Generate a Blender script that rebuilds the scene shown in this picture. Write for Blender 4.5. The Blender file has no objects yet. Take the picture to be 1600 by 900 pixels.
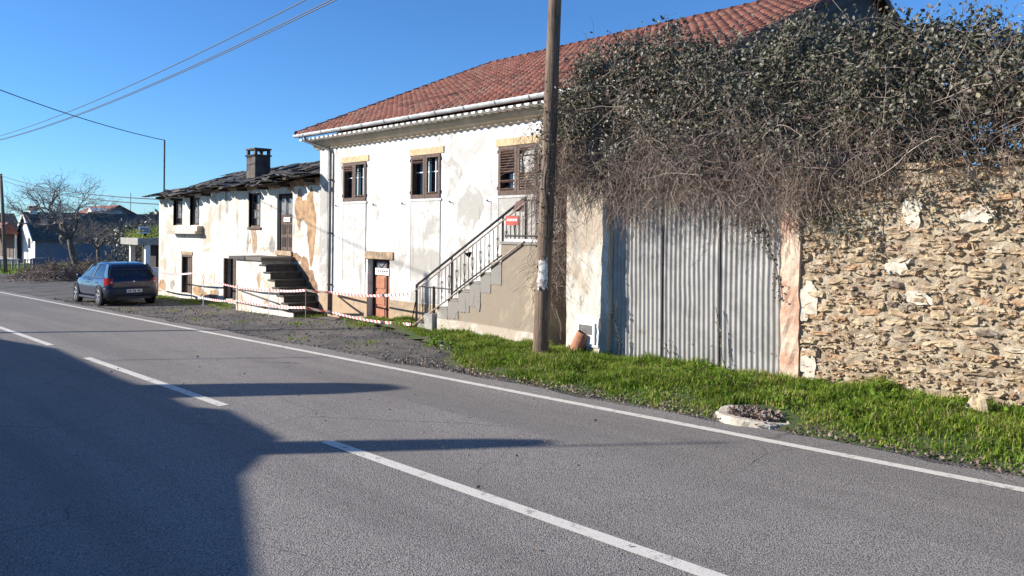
import bpy, math, random
import numpy as np
from mathutils import Vector, Matrix, Euler
R = math.radians
scene = bpy.context.scene
col = scene.collection

# ------------------------------------------------------------------ camera
FPX = 1204.0                      # focal length in pixels of a 1600 px wide picture
TH = R(43.8)                      # the road runs off 43.8 degrees to the left of the view axis
CAMZ = 2.0
ROLL = 0.0095
H0 = -88.0                        # the horizon lies 88 px above the centre
GRADE = 0.02217                   # the street falls away towards -X
FWD = np.array([-math.cos(TH), math.sin(TH), 0.0])
RGT = np.array([math.sin(TH), math.cos(TH), 0.0])
cam_data = bpy.data.cameras.new("camera")
cam = bpy.data.objects.new("camera", cam_data)
col.objects.link(cam)
cam.location = (0, 0, CAMZ)
cam_data.sensor_width = 36.0
cam_data.lens = 36.0 * FPX / 1600.0
cam_data.shift_y = H0 / 1600.0
cam_data.clip_start = 0.05
cam_data.clip_end = 3000.0
_F = Vector(FWD); _U = Vector((0, 0, 1)); _Rt = Vector(RGT)
_m = Matrix((_Rt, _U, -_F)).transposed()
cam.rotation_euler = (_m @ Matrix.Rotation(ROLL, 3, 'Z')).to_euler()
scene.camera = cam

# ------------------------------------------------------------------ light
SUN_ELEV = 23.0
SUN_AZ = 40.5                     # light travels towards +X +Y, 40 degrees off the facade normal
LDIR = Vector((math.sin(R(SUN_AZ)) * math.cos(R(SUN_ELEV)), math.cos(R(SUN_AZ)) * math.cos(R(SUN_ELEV)), -math.sin(R(SUN_ELEV))))
world = bpy.data.worlds.new("World")
scene.world = world
world.use_nodes = True
wn = world.node_tree.nodes; wl = world.node_tree.links
wn.clear()
sky = wn.new('ShaderNodeTexSky'); sky.sky_type = 'NISHITA'; sky.sun_disc = False
sky.sun_elevation = R(SUN_ELEV)
sky.sun_rotation = math.atan2(-LDIR.x, -LDIR.y)
sky.altitude = 300.0; sky.air_density = 1.0; sky.dust_density = 0.0; sky.ozone_density = 5.0
bg = wn.new('ShaderNodeBackground'); bg.inputs[1].default_value = 0.088
wo = wn.new('ShaderNodeOutputWorld')
tint = wn.new('ShaderNodeMix'); tint.data_type = 'RGBA'; tint.blend_type = 'MULTIPLY'; tint.inputs[0].default_value = 1.0
tint.inputs[7].default_value = (0.64, 0.97, 1.28, 1.0)          # the deep clean blue of a cold clear day
wl.new(sky.outputs[0], tint.inputs[6]); wl.new(tint.outputs[2], bg.inputs[0]); wl.new(bg.outputs[0], wo.inputs[0])
sun_data = bpy.data.lights.new("sun", 'SUN')
sun_data.energy = 5.0; sun_data.angle = R(0.53); sun_data.color = (1.0, 0.94, 0.85)
sun = bpy.data.objects.new("sun", sun_data); col.objects.link(sun)
sun.location = (-20, -20, 20)
sun.rotation_euler = LDIR.to_track_quat('-Z', 'Y').to_euler()
scene.view_settings.view_transform = 'Standard'
scene.view_settings.look = 'None'
scene.view_settings.exposure = 0.70
scene.view_settings.gamma = 1.0
scene.view_settings.use_curve_mapping = False
scene.render.engine = 'CYCLES'

# ------------------------------------------------------------------ places from pixels
def gz(x):
    if x < -125: return GRADE * -125 - 0.004 * (-125 - x) * 0.5
    if x > 40: return GRADE * 40
    return GRADE * x
def ray(px, py):
    x = px - 800.0; y = py - 450.0
    c, s = math.cos(ROLL), math.sin(ROLL)
    x, y = x * c + y * s, -x * s + y * c
    return FWD + RGT * (x / FPX) + np.array([0, 0, -(y - H0) / FPX])
def gnd(px, py):                  # where the ray meets the sloping street
    d = ray(px, py); t = CAMZ / (GRADE * d[0] - d[2])
    return Vector((d[0] * t, d[1] * t, CAMZ + d[2] * t))
def at(px, py, Y):                # where it meets a wall parallel to the street
    d = ray(px, py); t = Y / d[1]
    return Vector((d[0] * t, Y, CAMZ + d[2] * t))
def unshade(p, Y):                # the point on the plane y=Y whose shadow falls on p
    t = (p.y - Y) / LDIR.y
    return Vector((p.x - LDIR.x * t, Y, p.z - LDIR.z * t))

# ------------------------------------------------------------------ mesh helpers
class MB:
    def __init__(s): s.v = []; s.f = []; s.m = []; s.c = []; s.cur = (0.5, 0.5, 0.5)
    def add(s, vs, fs, m=0):
        o = len(s.v); s.v.extend([tuple(p) for p in vs]); s.c.extend([s.cur] * len(vs))
        for f in fs: s.f.append(tuple(i + o for i in f)); s.m.append(m)
    def box(s, x0, x1, y0, y1, z0, z1, m=0, M=None):
        vs = [(x0, y0, z0), (x1, y0, z0), (x1, y1, z0), (x0, y1, z0), (x0, y0, z1), (x1, y0, z1), (x1, y1, z1), (x0, y1, z1)]
        if M is not None: vs = [tuple(M @ Vector(p)) for p in vs]
        s.add(vs, [(3, 2, 1, 0), (4, 5, 6, 7), (0, 1, 5, 4), (1, 2, 6, 5), (2, 3, 7, 6), (3, 0, 4, 7)], m)
    def quad(s, a, b, c, d, m=0): s.add([a, b, c, d], [(0, 1, 2, 3)], m)
    def poly(s, pts, m=0): s.add(pts, [tuple(range(len(pts)))], m)
    def prism(s, pts, off, m=0):  # polygon swept by a vector
        n = len(pts); off = Vector(off); a = [Vector(p) for p in pts]
        s.add(a + [p + off for p in a], [tuple(range(n))[::-1], tuple(range(n, 2 * n))] + [(i, (i + 1) % n, (i + 1) % n + n, i + n) for i in range(n)], m)
    def tube(s, pts, rad, n=6, m=0, caps=True):
        pts = [Vector(p) for p in pts]; k = len(pts)
        if not hasattr(rad, '__len__'): rad = [rad] * k
        vs = []
        for i, p in enumerate(pts):
            t = (pts[min(i + 1, k - 1)] - pts[max(i - 1, 0)])
            if t.length < 1e-9: t = Vector((0, 0, 1))
            t.normalize()
            u = t.cross(Vector((0, 0, 1)) if abs(t.z) < 0.9 else Vector((1, 0, 0))).normalized(); w = t.cross(u)
            for j in range(n):
                a = 2 * math.pi * j / n
                vs.append(p + (u * math.cos(a) + w * math.sin(a)) * rad[i])
        fs = [(i * n + j, i * n + (j + 1) % n, (i + 1) * n + (j + 1) % n, (i + 1) * n + j) for i in range(k - 1) for j in range(n)]
        if caps: fs += [tuple(range(n))[::-1], tuple(range((k - 1) * n, k * n))]
        s.add(vs, fs, m)
    def grid(s, rows, m=0, closed=False):   # rows of equal length
        n = len(rows[0]); vs = [p for r in rows for p in r]; fs = []
        for i in range(len(rows) - 1):
            for j in range(n if closed else n - 1):
                fs.append((i * n + j, i * n + (j + 1) % n, (i + 1) * n + (j + 1) % n, (i + 1) * n + j))
        s.add(vs, fs, m)
    def lathe(s, prof, C, axis='Y', n=20, m=0):   # profile (r, h) around an axis through C
        C = Vector(C); rows = []
        for r, h in prof:
            row = []
            for j in range(n):
                a = 2 * math.pi * j / n
                if axis == 'Y': row.append(C + Vector((r * math.cos(a), h, r * math.sin(a))))
                else: row.append(C + Vector((r * math.cos(a), r * math.sin(a), h)))
            rows.append(row)
        s.grid(rows, m, True)
    def mesh(s, name, mats, smooth=False):
        me = bpy.data.meshes.new(name); me.from_pydata(s.v, [], s.f)
        if not isinstance(mats, (list, tuple)): mats = [mats]
        for k in mats: me.materials.append(k)
        if len(mats) > 1: me.polygons.foreach_set('material_index', s.m)
        ca = me.color_attributes.new('tone', 'FLOAT_COLOR', 'POINT')
        a = np.ones((len(s.v), 4), np.float32)
        if len(s.v): a[:, :3] = np.array(s.c, np.float32)
        ca.data.foreach_set('color', a.ravel())
        if smooth: me.polygons.foreach_set('use_smooth', [True] * len(me.polygons))
        me.update(); return me
    def build(s, name, mats, parent=None, smooth=False, bevel=0.0):
        o = bpy.data.objects.new(name, s.mesh(name, mats, smooth)); col.objects.link(o)
        if bevel:
            b = o.modifiers.new('bevel', 'BEVEL'); b.width = bevel; b.segments = 2; b.limit_method = 'ANGLE'
        put(o, parent); return o
WORLD = {}
def put(o, parent):
    if parent is not None:
        o.parent = parent
        o.matrix_parent_inverse = Matrix.Translation(-WORLD.get(parent.name, Vector((0, 0, 0))))
        WORLD[o.name] = WORLD.get(parent.name, Vector((0, 0, 0))) if False else Vector((0, 0, 0))
def thing(name, label, cat, loc=(0, 0, 0), group=None):
    o = bpy.data.objects.new(name, None); col.objects.link(o); o.location = loc; o.empty_display_size = 0.2
    WORLD[o.name] = Vector(loc); tag(o, label, cat, group); return o
def tag(o, label, cat, group=None):
    o['label'] = label; o['category'] = cat
    if group: o['group'] = group
    return o
def kind(o, k): o['kind'] = k; return o
def bulk(name, V, F, mat, tone=None, parent=None, smooth=False):   # large meshes from arrays, F is (n,k)
    me = bpy.data.meshes.new(name)
    V = np.asarray(V, np.float32); F = np.asarray(F, np.int32); k = F.shape[1]
    me.vertices.add(len(V)); me.vertices.foreach_set('co', V.ravel())
    me.loops.add(F.size); me.loops.foreach_set('vertex_index', F.ravel())
    me.polygons.add(len(F)); me.polygons.foreach_set('loop_start', np.arange(0, F.size, k, dtype=np.int32))
    me.polygons.foreach_set('loop_total', np.full(len(F), k, np.int32))
    me.materials.append(mat); me.update(calc_edges=True)
    if tone is not None:
        ca = me.color_attributes.new('tone', 'FLOAT_COLOR', 'POINT')
        a = np.ones((len(V), 4), np.float32); a[:, :3] = tone; ca.data.foreach_set('color', a.ravel())
    if smooth: me.polygons.foreach_set('use_smooth', [True] * len(F))
    o = bpy.data.objects.new(name, me); col.objects.link(o); put(o, parent); return o
def copy_part(o, parent, M):      # a copy sharing mesh data, placed in the world by M
    c = o.copy(); col.objects.link(c); c.parent = parent
    c.matrix_parent_inverse = Matrix.Translation(-WORLD.get(parent.name, Vector((0, 0, 0))))
    c.matrix_basis = M; WORLD[c.name] = Vector((0, 0, 0)); return c
def part_from_mesh(name, me, parent, M=Matrix.Identity(4)):
    o = bpy.data.objects.new(name, me); col.objects.link(o); put(o, parent); o.matrix_basis = M; return o

# ------------------------------------------------------------------ materials
class NT:
    def __init__(s, name):
        s.mat = bpy.data.materials.new(name); s.mat.use_nodes = True
        s.t = s.mat.node_tree; s.b = s.t.nodes['Principled BSDF']; s.n = s.t.nodes
        s.pos = s.n.new('ShaderNodeNewGeometry').outputs['Position']
    def link(s, a, b): s.t.links.new(a, b)
    def scaled(s, sc, vec=None):
        m = s.n.new('ShaderNodeMapping'); m.inputs['Scale'].default_value = sc
        s.link(vec or s.pos, m.inputs['Vector']); return m.outputs[0]
    def noise(s, scale, detail=4, rough=0.55, dist=0.0, vec=None):
        n = s.n.new('ShaderNodeTexNoise'); n.inputs['Scale'].default_value = scale; n.inputs['Detail'].default_value = detail
        n.inputs['Roughness'].default_value = rough; n.inputs['Distortion'].default_value = dist
        s.link(vec or s.pos, n.inputs['Vector']); return n.outputs['Fac']
    def vor(s, scale, feature='F1', vec=None, out='Distance'):
        n = s.n.new('ShaderNodeTexVoronoi'); n.feature = feature; n.inputs['Scale'].default_value = scale
        s.link(vec or s.pos, n.inputs['Vector']); return n.outputs[out]
    def ramp(s, fac, a, b, c0=0.0, c1=1.0):
        n = s.n.new('ShaderNodeMapRange'); n.inputs[1].default_value = a; n.inputs[2].default_value = b
        n.inputs[3].default_value = c0; n.inputs[4].default_value = c1; n.interpolation_type = 'SMOOTHSTEP'
        s.link(fac, n.inputs[0]); return n.outputs[0]
    def math(s, op, a, b):
        n = s.n.new('ShaderNodeMath'); n.operation = op
        for i, k in enumerate((a, b)):
            if isinstance(k, (int, float)): n.inputs[i].default_value = k
            else: s.link(k, n.inputs[i])
        return n.outputs[0]
    def mix(s, fac, a, b, blend='MIX'):
        n = s.n.new('ShaderNodeMix'); n.data_type = 'RGBA'; n.blend_type = blend
        for i, k in ((0, fac), (6, a), (7, b)):
            if isinstance(k, (int, float)): n.inputs[i].default_value = k
            elif isinstance(k, tuple): n.inputs[i].default_value = (*k, 1)
            else: s.link(k, n.inputs[i])
        return n.outputs[2]
    def tone(s): 
        n = s.n.new('ShaderNodeAttribute'); n.attribute_name = 'tone'; return n
    def rnd(s): return s.n.new('ShaderNodeObjectInfo').outputs['Random']
    def cramp(s, fac, stops):
        n = s.n.new('ShaderNodeValToRGB'); e = n.color_ramp.elements
        while len(e) < len(stops): e.new(0.5)
        for k, (p, c) in zip(e, stops): k.position = p; k.color = (*c, 1)
        s.link(fac, n.inputs[0]); return n.outputs[0]
    def bump(s, h, strength=0.3, dist=0.01):
        n = s.n.new('ShaderNodeBump'); n.inputs['Strength'].default_value = strength; n.inputs['Distance'].default_value = dist
        s.link(h, n.inputs['Height']); s.link(n.outputs[0], s.b.inputs['Normal'])
    def done(s, color=None, rough=0.8, metal=0.0, spec=None):
        if isinstance(color, tuple): s.b.inputs['Base Color'].default_value = (*color, 1)
        elif color is not None: s.link(color, s.b.inputs['Base Color'])
        if isinstance(rough, (int, float)): s.b.inputs['Roughness'].default_value = rough
        else: s.link(rough, s.b.inputs['Roughness'])
        s.b.inputs['Metallic'].default_value = metal
        if spec is not None: s.b.inputs['Specular IOR Level'].default_value = spec
        return s.mat
def plain(name, c, rough=0.7, metal=0.0, var=0.25, scale=6.0, bump=0.0, bscale=40.0, spec=None):
    t = NT(name); n = t.noise(scale, 5, 0.6)
    k = t.mix(t.ramp(n, 0.3, 0.7), tuple(x * (1 - var) for x in c), tuple(min(1, x * (1 + var * 0.5)) for x in c))
    if bump: t.bump(t.noise(bscale, 4), bump, 0.01)
    return t.done(k, rough, metal, spec)
M = {}
def plaster(name, white, grey, amount, streak=0.5, earth=None, earth_amt=0.62):
    t = NT(name)
    big = t.noise(0.75, 7, 0.62, 0.6)
    c = t.mix(t.ramp(big, amount, amount + 0.07), white, grey)
    c = t.mix(t.math('MULTIPLY', t.ramp(t.noise(2.6, 6, 0.7, 0.3), 0.56, 0.66), 0.45), c, tuple(x * 0.8 for x in grey))
    st = t.noise(2.2, 6, 0.65, 0.2, t.scaled((2.2, 2.2, 0.22)))
    c = t.mix(t.math('MULTIPLY', t.ramp(st, 0.54, 0.72), streak), c, (0.25, 0.235, 0.21))
    fl = t.noise(1.7, 9, 0.72, 0.9, t.scaled((1.0, 1.0, 0.7)))          # flaked coats with crisp ragged edges
    c = t.mix(t.math('MULTIPLY', t.ramp(fl, 0.575, 0.595), 0.6), c, grey)
    c = t.mix(t.math('MULTIPLY', t.ramp(t.noise(6.5, 7, 0.75, 0.6, t.scaled((1.0, 1.0, 0.5))), 0.58, 0.61), 0.5), c, tuple(x * 0.72 for x in grey))
    sp = t.noise(14, 5, 0.75)
    c = t.mix(t.math('MULTIPLY', t.ramp(sp, 0.6, 0.7), 0.45), c, (0.3, 0.28, 0.25))
    cr = t.vor(1.3, 'DISTANCE_TO_EDGE', t.mix(0.25, t.pos, t.n.new('ShaderNodeTexNoise').outputs['Color']))
    c = t.mix(t.ramp(cr, 0.0, 0.006, 0.45, 0.0), c, (0.14, 0.13, 0.12))
    if earth:
        c = t.mix(t.ramp(t.noise(0.9, 6, 0.6, 0.5, t.scaled((1, 1, 1.1))), earth_amt, earth_amt + 0.03), c, earth)
    h = t.math('ADD', t.math('MULTIPLY', t.ramp(big, amount, amount + 0.03), -0.6), t.noise(30, 6, 0.65))
    t.bump(h, 0.5, 0.012)
    return t.done(c, 0.92)
M['white_wall'] = plaster('weathered_whitewash', (0.71, 0.69, 0.65), (0.50, 0.475, 0.435), 0.535, 0.8)
M['ruin_wall'] = plaster('peeling_limewash', (0.70, 0.655, 0.56), (0.50, 0.43, 0.33), 0.53, 0.95, (0.40, 0.27, 0.15), 0.68)
M['apron'] = plaster('stained_apron_plaster', (0.60, 0.575, 0.525), (0.42, 0.395, 0.35), 0.47, 0.65)
M['pier_wall'] = plaster('patchy_pier_plaster', (0.60, 0.56, 0.48), (0.46, 0.38, 0.29), 0.5, 0.6, (0.42, 0.33, 0.24), 0.6)
M['stair_wall'] = plaster('grey_stair_render', (0.43, 0.345, 0.245), (0.29, 0.235, 0.17), 0.48, 0.85)
M['stair_flake'] = plaster('flaking_white_step_plaster', (0.55, 0.51, 0.45), (0.26, 0.24, 0.21), 0.45, 0.5)
M['plinth'] = plaster('tan_plinth_paint', (0.47, 0.34, 0.215), (0.35, 0.26, 0.18), 0.55, 0.5)
M['earth'] = plain('exposed_ochre_render', (0.44, 0.275, 0.15), 0.95, var=0.45, scale=4, bump=0.6, bscale=18)
M['earth_brown'] = plain('exposed_brown_earth', (0.36, 0.22, 0.13), 0.95, var=0.5, scale=5, bump=0.6, bscale=18)
M['lintel'] = plain('sandy_stone_lintel', (0.60, 0.43, 0.245), 0.85, var=0.25, scale=9, bump=0.3, bscale=60)
M['lintel_old'] = plain('aged_stone_lintel', (0.42, 0.30, 0.19), 0.9, var=0.4, scale=9, bump=0.4, bscale=40)
M['cornice'] = plain('cream_cornice_paint', (0.62, 0.48, 0.32), 0.8, var=0.2, scale=2)
M['gutter'] = plain('galvanised_pale_gutter', (0.62, 0.63, 0.62), 0.45, 0.0, var=0.25, scale=3)
M['white'] = plain('white_paint', (0.78, 0.77, 0.74), 0.6, var=0.12)
M['dark_metal'] = plain('dark_iron', (0.035, 0.032, 0.032), 0.55, 0.4, var=0.4, scale=25)
M['pale_rail'] = plain('pale_rail_paint', (0.36, 0.28, 0.23), 0.6, 0.2, var=0.5, scale=22)  # paler than the dark iron of handrail and posts
M['pipe'] = plain('grey_drainpipe', (0.17, 0.165, 0.16), 0.5, 0.3, var=0.3)
M['shutter'] = plain('weathered_brown_shutter', (0.12, 0.072, 0.05), 0.75, var=0.5, scale=14, bump=0.3)
M['slat'] = plain('sun_bleached_shutter_slat', (0.20, 0.115, 0.08), 0.75, var=0.5, scale=16, bump=0.3)
M['door_orange'] = plain('orange_brown_door_paint', (0.43, 0.17, 0.085), 0.6, var=0.2, scale=7, bump=0.1)
M['door_dark'] = plain('dark_red_door_frame', (0.06, 0.022, 0.02), 0.6, var=0.4, scale=12)
M['old_wood'] = plain('grey_brown_old_wood', (0.13, 0.085, 0.06), 0.85, var=0.55, scale=12, bump=0.5)
M['dark_wood'] = plain('blackened_wood', (0.028, 0.02, 0.016), 0.85, var=0.5, scale=12)
M['black'] = plain('dark_void_lining', (0.012, 0.011, 0.01), 0.95, var=0.3)
M['paper'] = plain('white_paper', (0.80, 0.79, 0.76), 0.7, var=0.08)
M['ink'] = plain('printed_ink', (0.08, 0.08, 0.09), 0.7, var=0.1)
M['red_sign'] = plain('red_sign_plastic', (0.42, 0.045, 0.025), 0.5, var=0.2)
M['brown_sign'] = plain('brown_sign_plastic', (0.12, 0.035, 0.025), 0.5, var=0.2)
M['concrete'] = plain('rough_concrete', (0.36, 0.34, 0.30), 0.92, var=0.35, scale=8, bump=0.5, bscale=25)
M['clay'] = plain('fired_clay', (0.40, 0.17, 0.095), 0.85, var=0.35, scale=10, bump=0.3)
M['rope_black'] = plain('black_cable_sheath', (0.015, 0.015, 0.016), 0.6, var=0.1)
M['bark'] = plain('grey_bark', (0.14, 0.115, 0.09), 0.95, var=0.5, scale=18, bump=0.7, bscale=30)
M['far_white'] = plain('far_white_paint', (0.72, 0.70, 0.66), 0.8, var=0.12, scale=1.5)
M['far_grey'] = plain('far_grey_and_shade', (0.17, 0.18, 0.22), 0.85, var=0.15, scale=0.6)  # bluish dark grey; on far side walls it paints in their shade
M['far_tile'] = plain('far_red_tile', (0.30, 0.10, 0.06), 0.85, var=0.35, scale=3, bump=0.5, bscale=6)
M['far_slate'] = plain('far_dark_slate', (0.105, 0.085, 0.07), 0.85, var=0.5, scale=3, bump=0.5, bscale=8)
def glassmat(name, c, rough=0.06):
    t = NT(name); n = t.noise(9, 3); return t.done(t.mix(t.ramp(n, 0.3, 0.7), c, tuple(x * 1.6 for x in c)), rough, 0.0, 0.8)
M['glass'] = glassmat('dark_window_glass', (0.012, 0.016, 0.024))
M['pale_glass'] = glassmat('dusty_window_glass', (0.16, 0.17, 0.18), 0.25)
def roof_tile(name, use_obj):
    t = NT(name)
    r = t.rnd() if use_obj else t.tone().outputs['Fac']
    base = t.cramp(r, [(0.0, (0.12, 0.042, 0.030)), (0.35, (0.215, 0.072, 0.048)), (0.7, (0.28, 0.10, 0.066)), (1.0, (0.22, 0.118, 0.086))])
    c = t.mix(t.math('MULTIPLY', t.ramp(t.noise(7, 6, 0.7), 0.5, 0.68), 0.6), base, (0.12, 0.075, 0.055))
    c = t.mix(t.math('MULTIPLY', t.ramp(t.noise(1.2, 4, 0.6), 0.52, 0.7), 0.4), c, (0.15, 0.10, 0.075))
    t.bump(t.noise(45, 4), 0.25, 0.006)
    return t.done(c, 0.88)
M['tile'] = roof_tile('roof_tile_clay', True); M['tile_s'] = roof_tile('roof_tile_clay_field', False)
def slate(name, use_obj):
    t = NT(name); r = t.rnd() if use_obj else t.tone().outputs['Fac']
    c = t.cramp(r, [(0.0, (0.022, 0.020, 0.019)), (0.5, (0.05, 0.045, 0.04)), (0.85, (0.10, 0.085, 0.07)), (1.0, (0.19, 0.165, 0.135))])
    c = t.mix(t.math('MULTIPLY', t.ramp(t.noise(8, 5, 0.7), 0.5, 0.66), 0.6), c, (0.13, 0.11, 0.075))
    t.bump(t.noise(25, 5), 0.5, 0.01); return t.done(c, 0.8)
M['slate'] = slate('old_slate', True); M['slate_s'] = slate('old_slate_field', False)
def stone(name):
    t = NT(name); r = t.tone().outputs['Fac']
    c = t.cramp(r, [(0.0, (0.17, 0.13, 0.10)), (0.07, (0.36, 0.26, 0.16)), (0.35, (0.50, 0.37, 0.225)), (0.65, (0.57, 0.445, 0.28)), (0.82, (0.45, 0.265, 0.14)), (1.0, (0.64, 0.55, 0.41))])
    c = t.mix(t.math('MULTIPLY', t.ramp(t.noise(9, 6, 0.7, 0.4), 0.48, 0.62), 0.55), c, (0.60, 0.50, 0.36))
    c = t.mix(t.math('MULTIPLY', t.ramp(t.noise(16, 6, 0.7, 0.2, t.scaled((1, 1, 3.5))), 0.52, 0.64), 0.55), c, (0.20, 0.135, 0.085))
    t.bump(t.noise(26, 7, 0.7, 0.3, t.scaled((1, 1, 2.2))), 0.8, 0.03); return t.done(c, 0.92)
M['stone'] = stone('ochre_schist_stone')
def mortar():
    t = NT('crumbling_lime_mortar')
    c = t.mix(t.ramp(t.noise(5, 6, 0.7), 0.42, 0.6), (0.57, 0.475, 0.34), (0.34, 0.25, 0.165))
    t.bump(t.noise(20, 7, 0.75), 1.0, 0.05); return t.done(c, 0.95)
M['mortar'] = mortar()
def asphalt():
    t = NT('worn_asphalt')
    g = t.vor(88, vec=t.pos); f = t.noise(85, 6, 0.8)
    c = t.mix(t.ramp(g, 0.1, 0.75), (0.46, 0.415, 0.37), (0.145, 0.131, 0.119))
    c = t.mix(t.math('MULTIPLY', t.ramp(f, 0.53, 0.60), 0.7), c, (0.58, 0.525, 0.47))
    c = t.mix(t.math('MULTIPLY', t.ramp(t.noise(60, 6, 0.8), 0.55, 0.60), 0.75), c, (0.075, 0.068, 0.062))
    c = t.mix(t.math('MULTIPLY', t.ramp(t.noise(1.0, 5, 0.6, 0.2, t.scaled((0.05, 1.1, 1.0))), 0.45, 0.62), 0.32), c, (0.13, 0.118, 0.108))
    ck = t.vor(0.55, 'DISTANCE_TO_EDGE', t.mix(0.12, t.pos, t.n.new('ShaderNodeTexNoise').outputs['Color']))
    wk = t.n[-1]; wk_n = [k for k in t.n if k.bl_idname == 'ShaderNodeTexNoise'][-1]; wk_n.inputs['Scale'].default_value = 2.2; wk_n.inputs['Detail'].default_value = 6; t.link(t.pos, wk_n.inputs['Vector'])
    c = t.mix(t.math('MULTIPLY', t.ramp(ck, 0.0, 0.006, 0.6, 0.0), t.ramp(t.noise(0.35, 2), 0.5, 0.58)), c, (0.05, 0.046, 0.042))
    c = t.mix(t.math('MULTIPLY', t.ramp(t.noise(0.55, 5, 0.6, 0.4, t.scaled((0.35, 1.0, 1.0))), 0.42, 0.66), 0.35), c, (0.17, 0.153, 0.138))
    c = t.mix(t.math('MULTIPLY', t.ramp(t.noise(5, 5, 0.7), 0.6, 0.72), 0.3), c, (0.14, 0.14, 0.14))
    t.bump(t.math('ADD', t.math('MULTIPLY', g, -1.0), f), 0.8, 0.008)
    return t.done(c, 0.85, 0.0, 0.25)
M['asphalt'] = asphalt()
def paint_line():
    t = NT('worn_road_paint')
    c = t.mix(t.ramp(t.noise(60, 4, 0.75), 0.54, 0.64), (0.68, 0.635, 0.55), (0.38, 0.35, 0.31))
    c = t.mix(t.ramp(t.noise(7, 5, 0.75), 0.55, 0.66), c, (0.34, 0.31, 0.275))
    t.bump(t.noise(120, 3), 0.3, 0.004); return t.done(c, 0.8)
M['line'] = paint_line()
def gravel():
    t = NT('dark_gravel_and_dirt')
    v = t.vor(34, vec=t.pos, out='Color'); b = t.vor(34)
    c = t.mix(t.ramp(t.noise(0.8, 6, 0.65, 0.3), 0.42, 0.6), (0.15, 0.13, 0.11), (0.078, 0.072, 0.067))
    c = t.mix(0.35, c, v, 'SOFT_LIGHT')
    c = t.mix(t.math('MULTIPLY', t.ramp(t.noise(18, 5, 0.75), 0.58, 0.68), 0.7), c, (0.24, 0.22, 0.19))
    t.bump(t.math('ADD', t.math('MULTIPLY', b, -1.0), t.noise(6, 6, 0.7)), 0.9, 0.03); return t.done(c, 0.95)
M['gravel'] = gravel()
def soil():
    t = NT('verge_soil_and_turf')
    c = t.mix(t.ramp(t.noise(3, 6, 0.7), 0.42, 0.62), (0.06, 0.095, 0.02), (0.085, 0.065, 0.04))
    t.bump(t.noise(25, 6, 0.7), 0.8, 0.03); return t.done(c, 0.95)
M['soil'] = soil()
def field():
    t = NT('far_meadow')
    c = t.mix(t.ramp(t.noise(0.12, 5, 0.65), 0.42, 0.6), (0.095, 0.105, 0.04), (0.12, 0.10, 0.06))
    c = t.mix(t.ramp(t.noise(4, 5, 0.7), 0.5, 0.7), c, (0.06, 0.075, 0.025)); t.bump(t.noise(3, 6), 0.7, 0.1); return t.done(c, 0.95)
M['field'] = field()
def leafmat(name, stops, rough=0.45, trans=0.25, spec=0.4):
    t = NT(name); c = t.cramp(t.tone().outputs['Fac'], stops)
    m = t.done(c, rough, 0.0, spec)
    tr = t.n.new('ShaderNodeBsdfTranslucent'); t.link(c, tr.inputs[0]); mx = t.n.new('ShaderNodeMixShader'); mx.inputs[0].default_value = trans
    t.link(t.b.outputs[0], mx.inputs[1]); t.link(tr.outputs[0], mx.inputs[2]); t.link(mx.outputs[0], t.n['Material Output'].inputs[0]); return m
M['grass'] = leafmat('verge_grass_blades', [(0.0, (0.045, 0.09, 0.012)), (0.4, (0.15, 0.25, 0.022)), (0.8, (0.29, 0.38, 0.045)), (1.0, (0.42, 0.35, 0.15))], 0.55, 0.4, 0.25)
M['ivy'] = leafmat('ivy_leaves', [(0.0, (0.048, 0.050, 0.032)), (0.4, (0.115, 0.116, 0.076)), (0.65, (0.20, 0.185, 0.132)), (0.88, (0.26, 0.215, 0.175)), (1.0, (0.34, 0.31, 0.17))], 0.45, 0.15, 0.35)
M['twig'] = leafmat('dead_bramble_stems', [(0.0, (0.07, 0.050, 0.042)), (0.5, (0.19, 0.140, 0.115)), (0.85, (0.32, 0.25, 0.205)), (1.0, (0.46, 0.39, 0.31))], 0.8, 0.0, 0.2)
def corrugated():
    t = NT('galvanised_corrugated_sheet')
    c = t.mix(t.ramp(t.noise(1.8, 6, 0.65, 0.3), 0.4, 0.65), (0.40, 0.38, 0.35), (0.29, 0.275, 0.25))
    c = t.mix(t.math('MULTIPLY', t.ramp(t.noise(3.0, 6, 0.7, 0.1, t.scaled((3, 3, 0.3))), 0.53, 0.7), 0.55), c, (0.15, 0.135, 0.12))
    c = t.mix(t.math('MULTIPLY', t.ramp(t.noise(1.3, 6, 0.7, 0.4), 0.60, 0.70), 0.5), c, (0.22, 0.13, 0.075))
    c = t.mix(t.math('MULTIPLY', t.ramp(t.noise(22, 5, 0.7), 0.58, 0.7), 0.35), c, (0.55, 0.55, 0.54))
    return t.done(c, 0.5, 0.12, 0.35)
M['zinc'] = corrugated()
def polewood():
    t = NT('weathered_pole_timber')
    v = t.scaled((6, 6, 0.35)); n = t.noise(5, 6, 0.7, 0.2, v)
    c = t.mix(t.ramp(n, 0.35, 0.65), (0.105, 0.068, 0.045), (0.25, 0.175, 0.12))
    c = t.mix(t.ramp(t.noise(9, 4, 0.6, 0, t.scaled((8, 8, 0.25))), 0.58, 0.66), c, (0.04, 0.028, 0.02))
    t.bump(n, 0.8, 0.02); return t.done(c, 0.9)
M['pole'] = polewood()
def tape():
    t = NT('red_white_barrier_tape')
    w = t.n.new('ShaderNodeTexWave'); w.wave_type = 'BANDS'; w.bands_direction = 'DIAGONAL'; w.inputs['Scale'].default_value = 3.2
    t.link(t.pos, w.inputs['Vector'])
    return t.done(t.mix(t.ramp(w.outputs['Fac'], 0.62, 0.68), (0.80, 0.77, 0.74), (0.55, 0.10, 0.07)), 0.5)
M['tape'] = tape()

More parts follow.
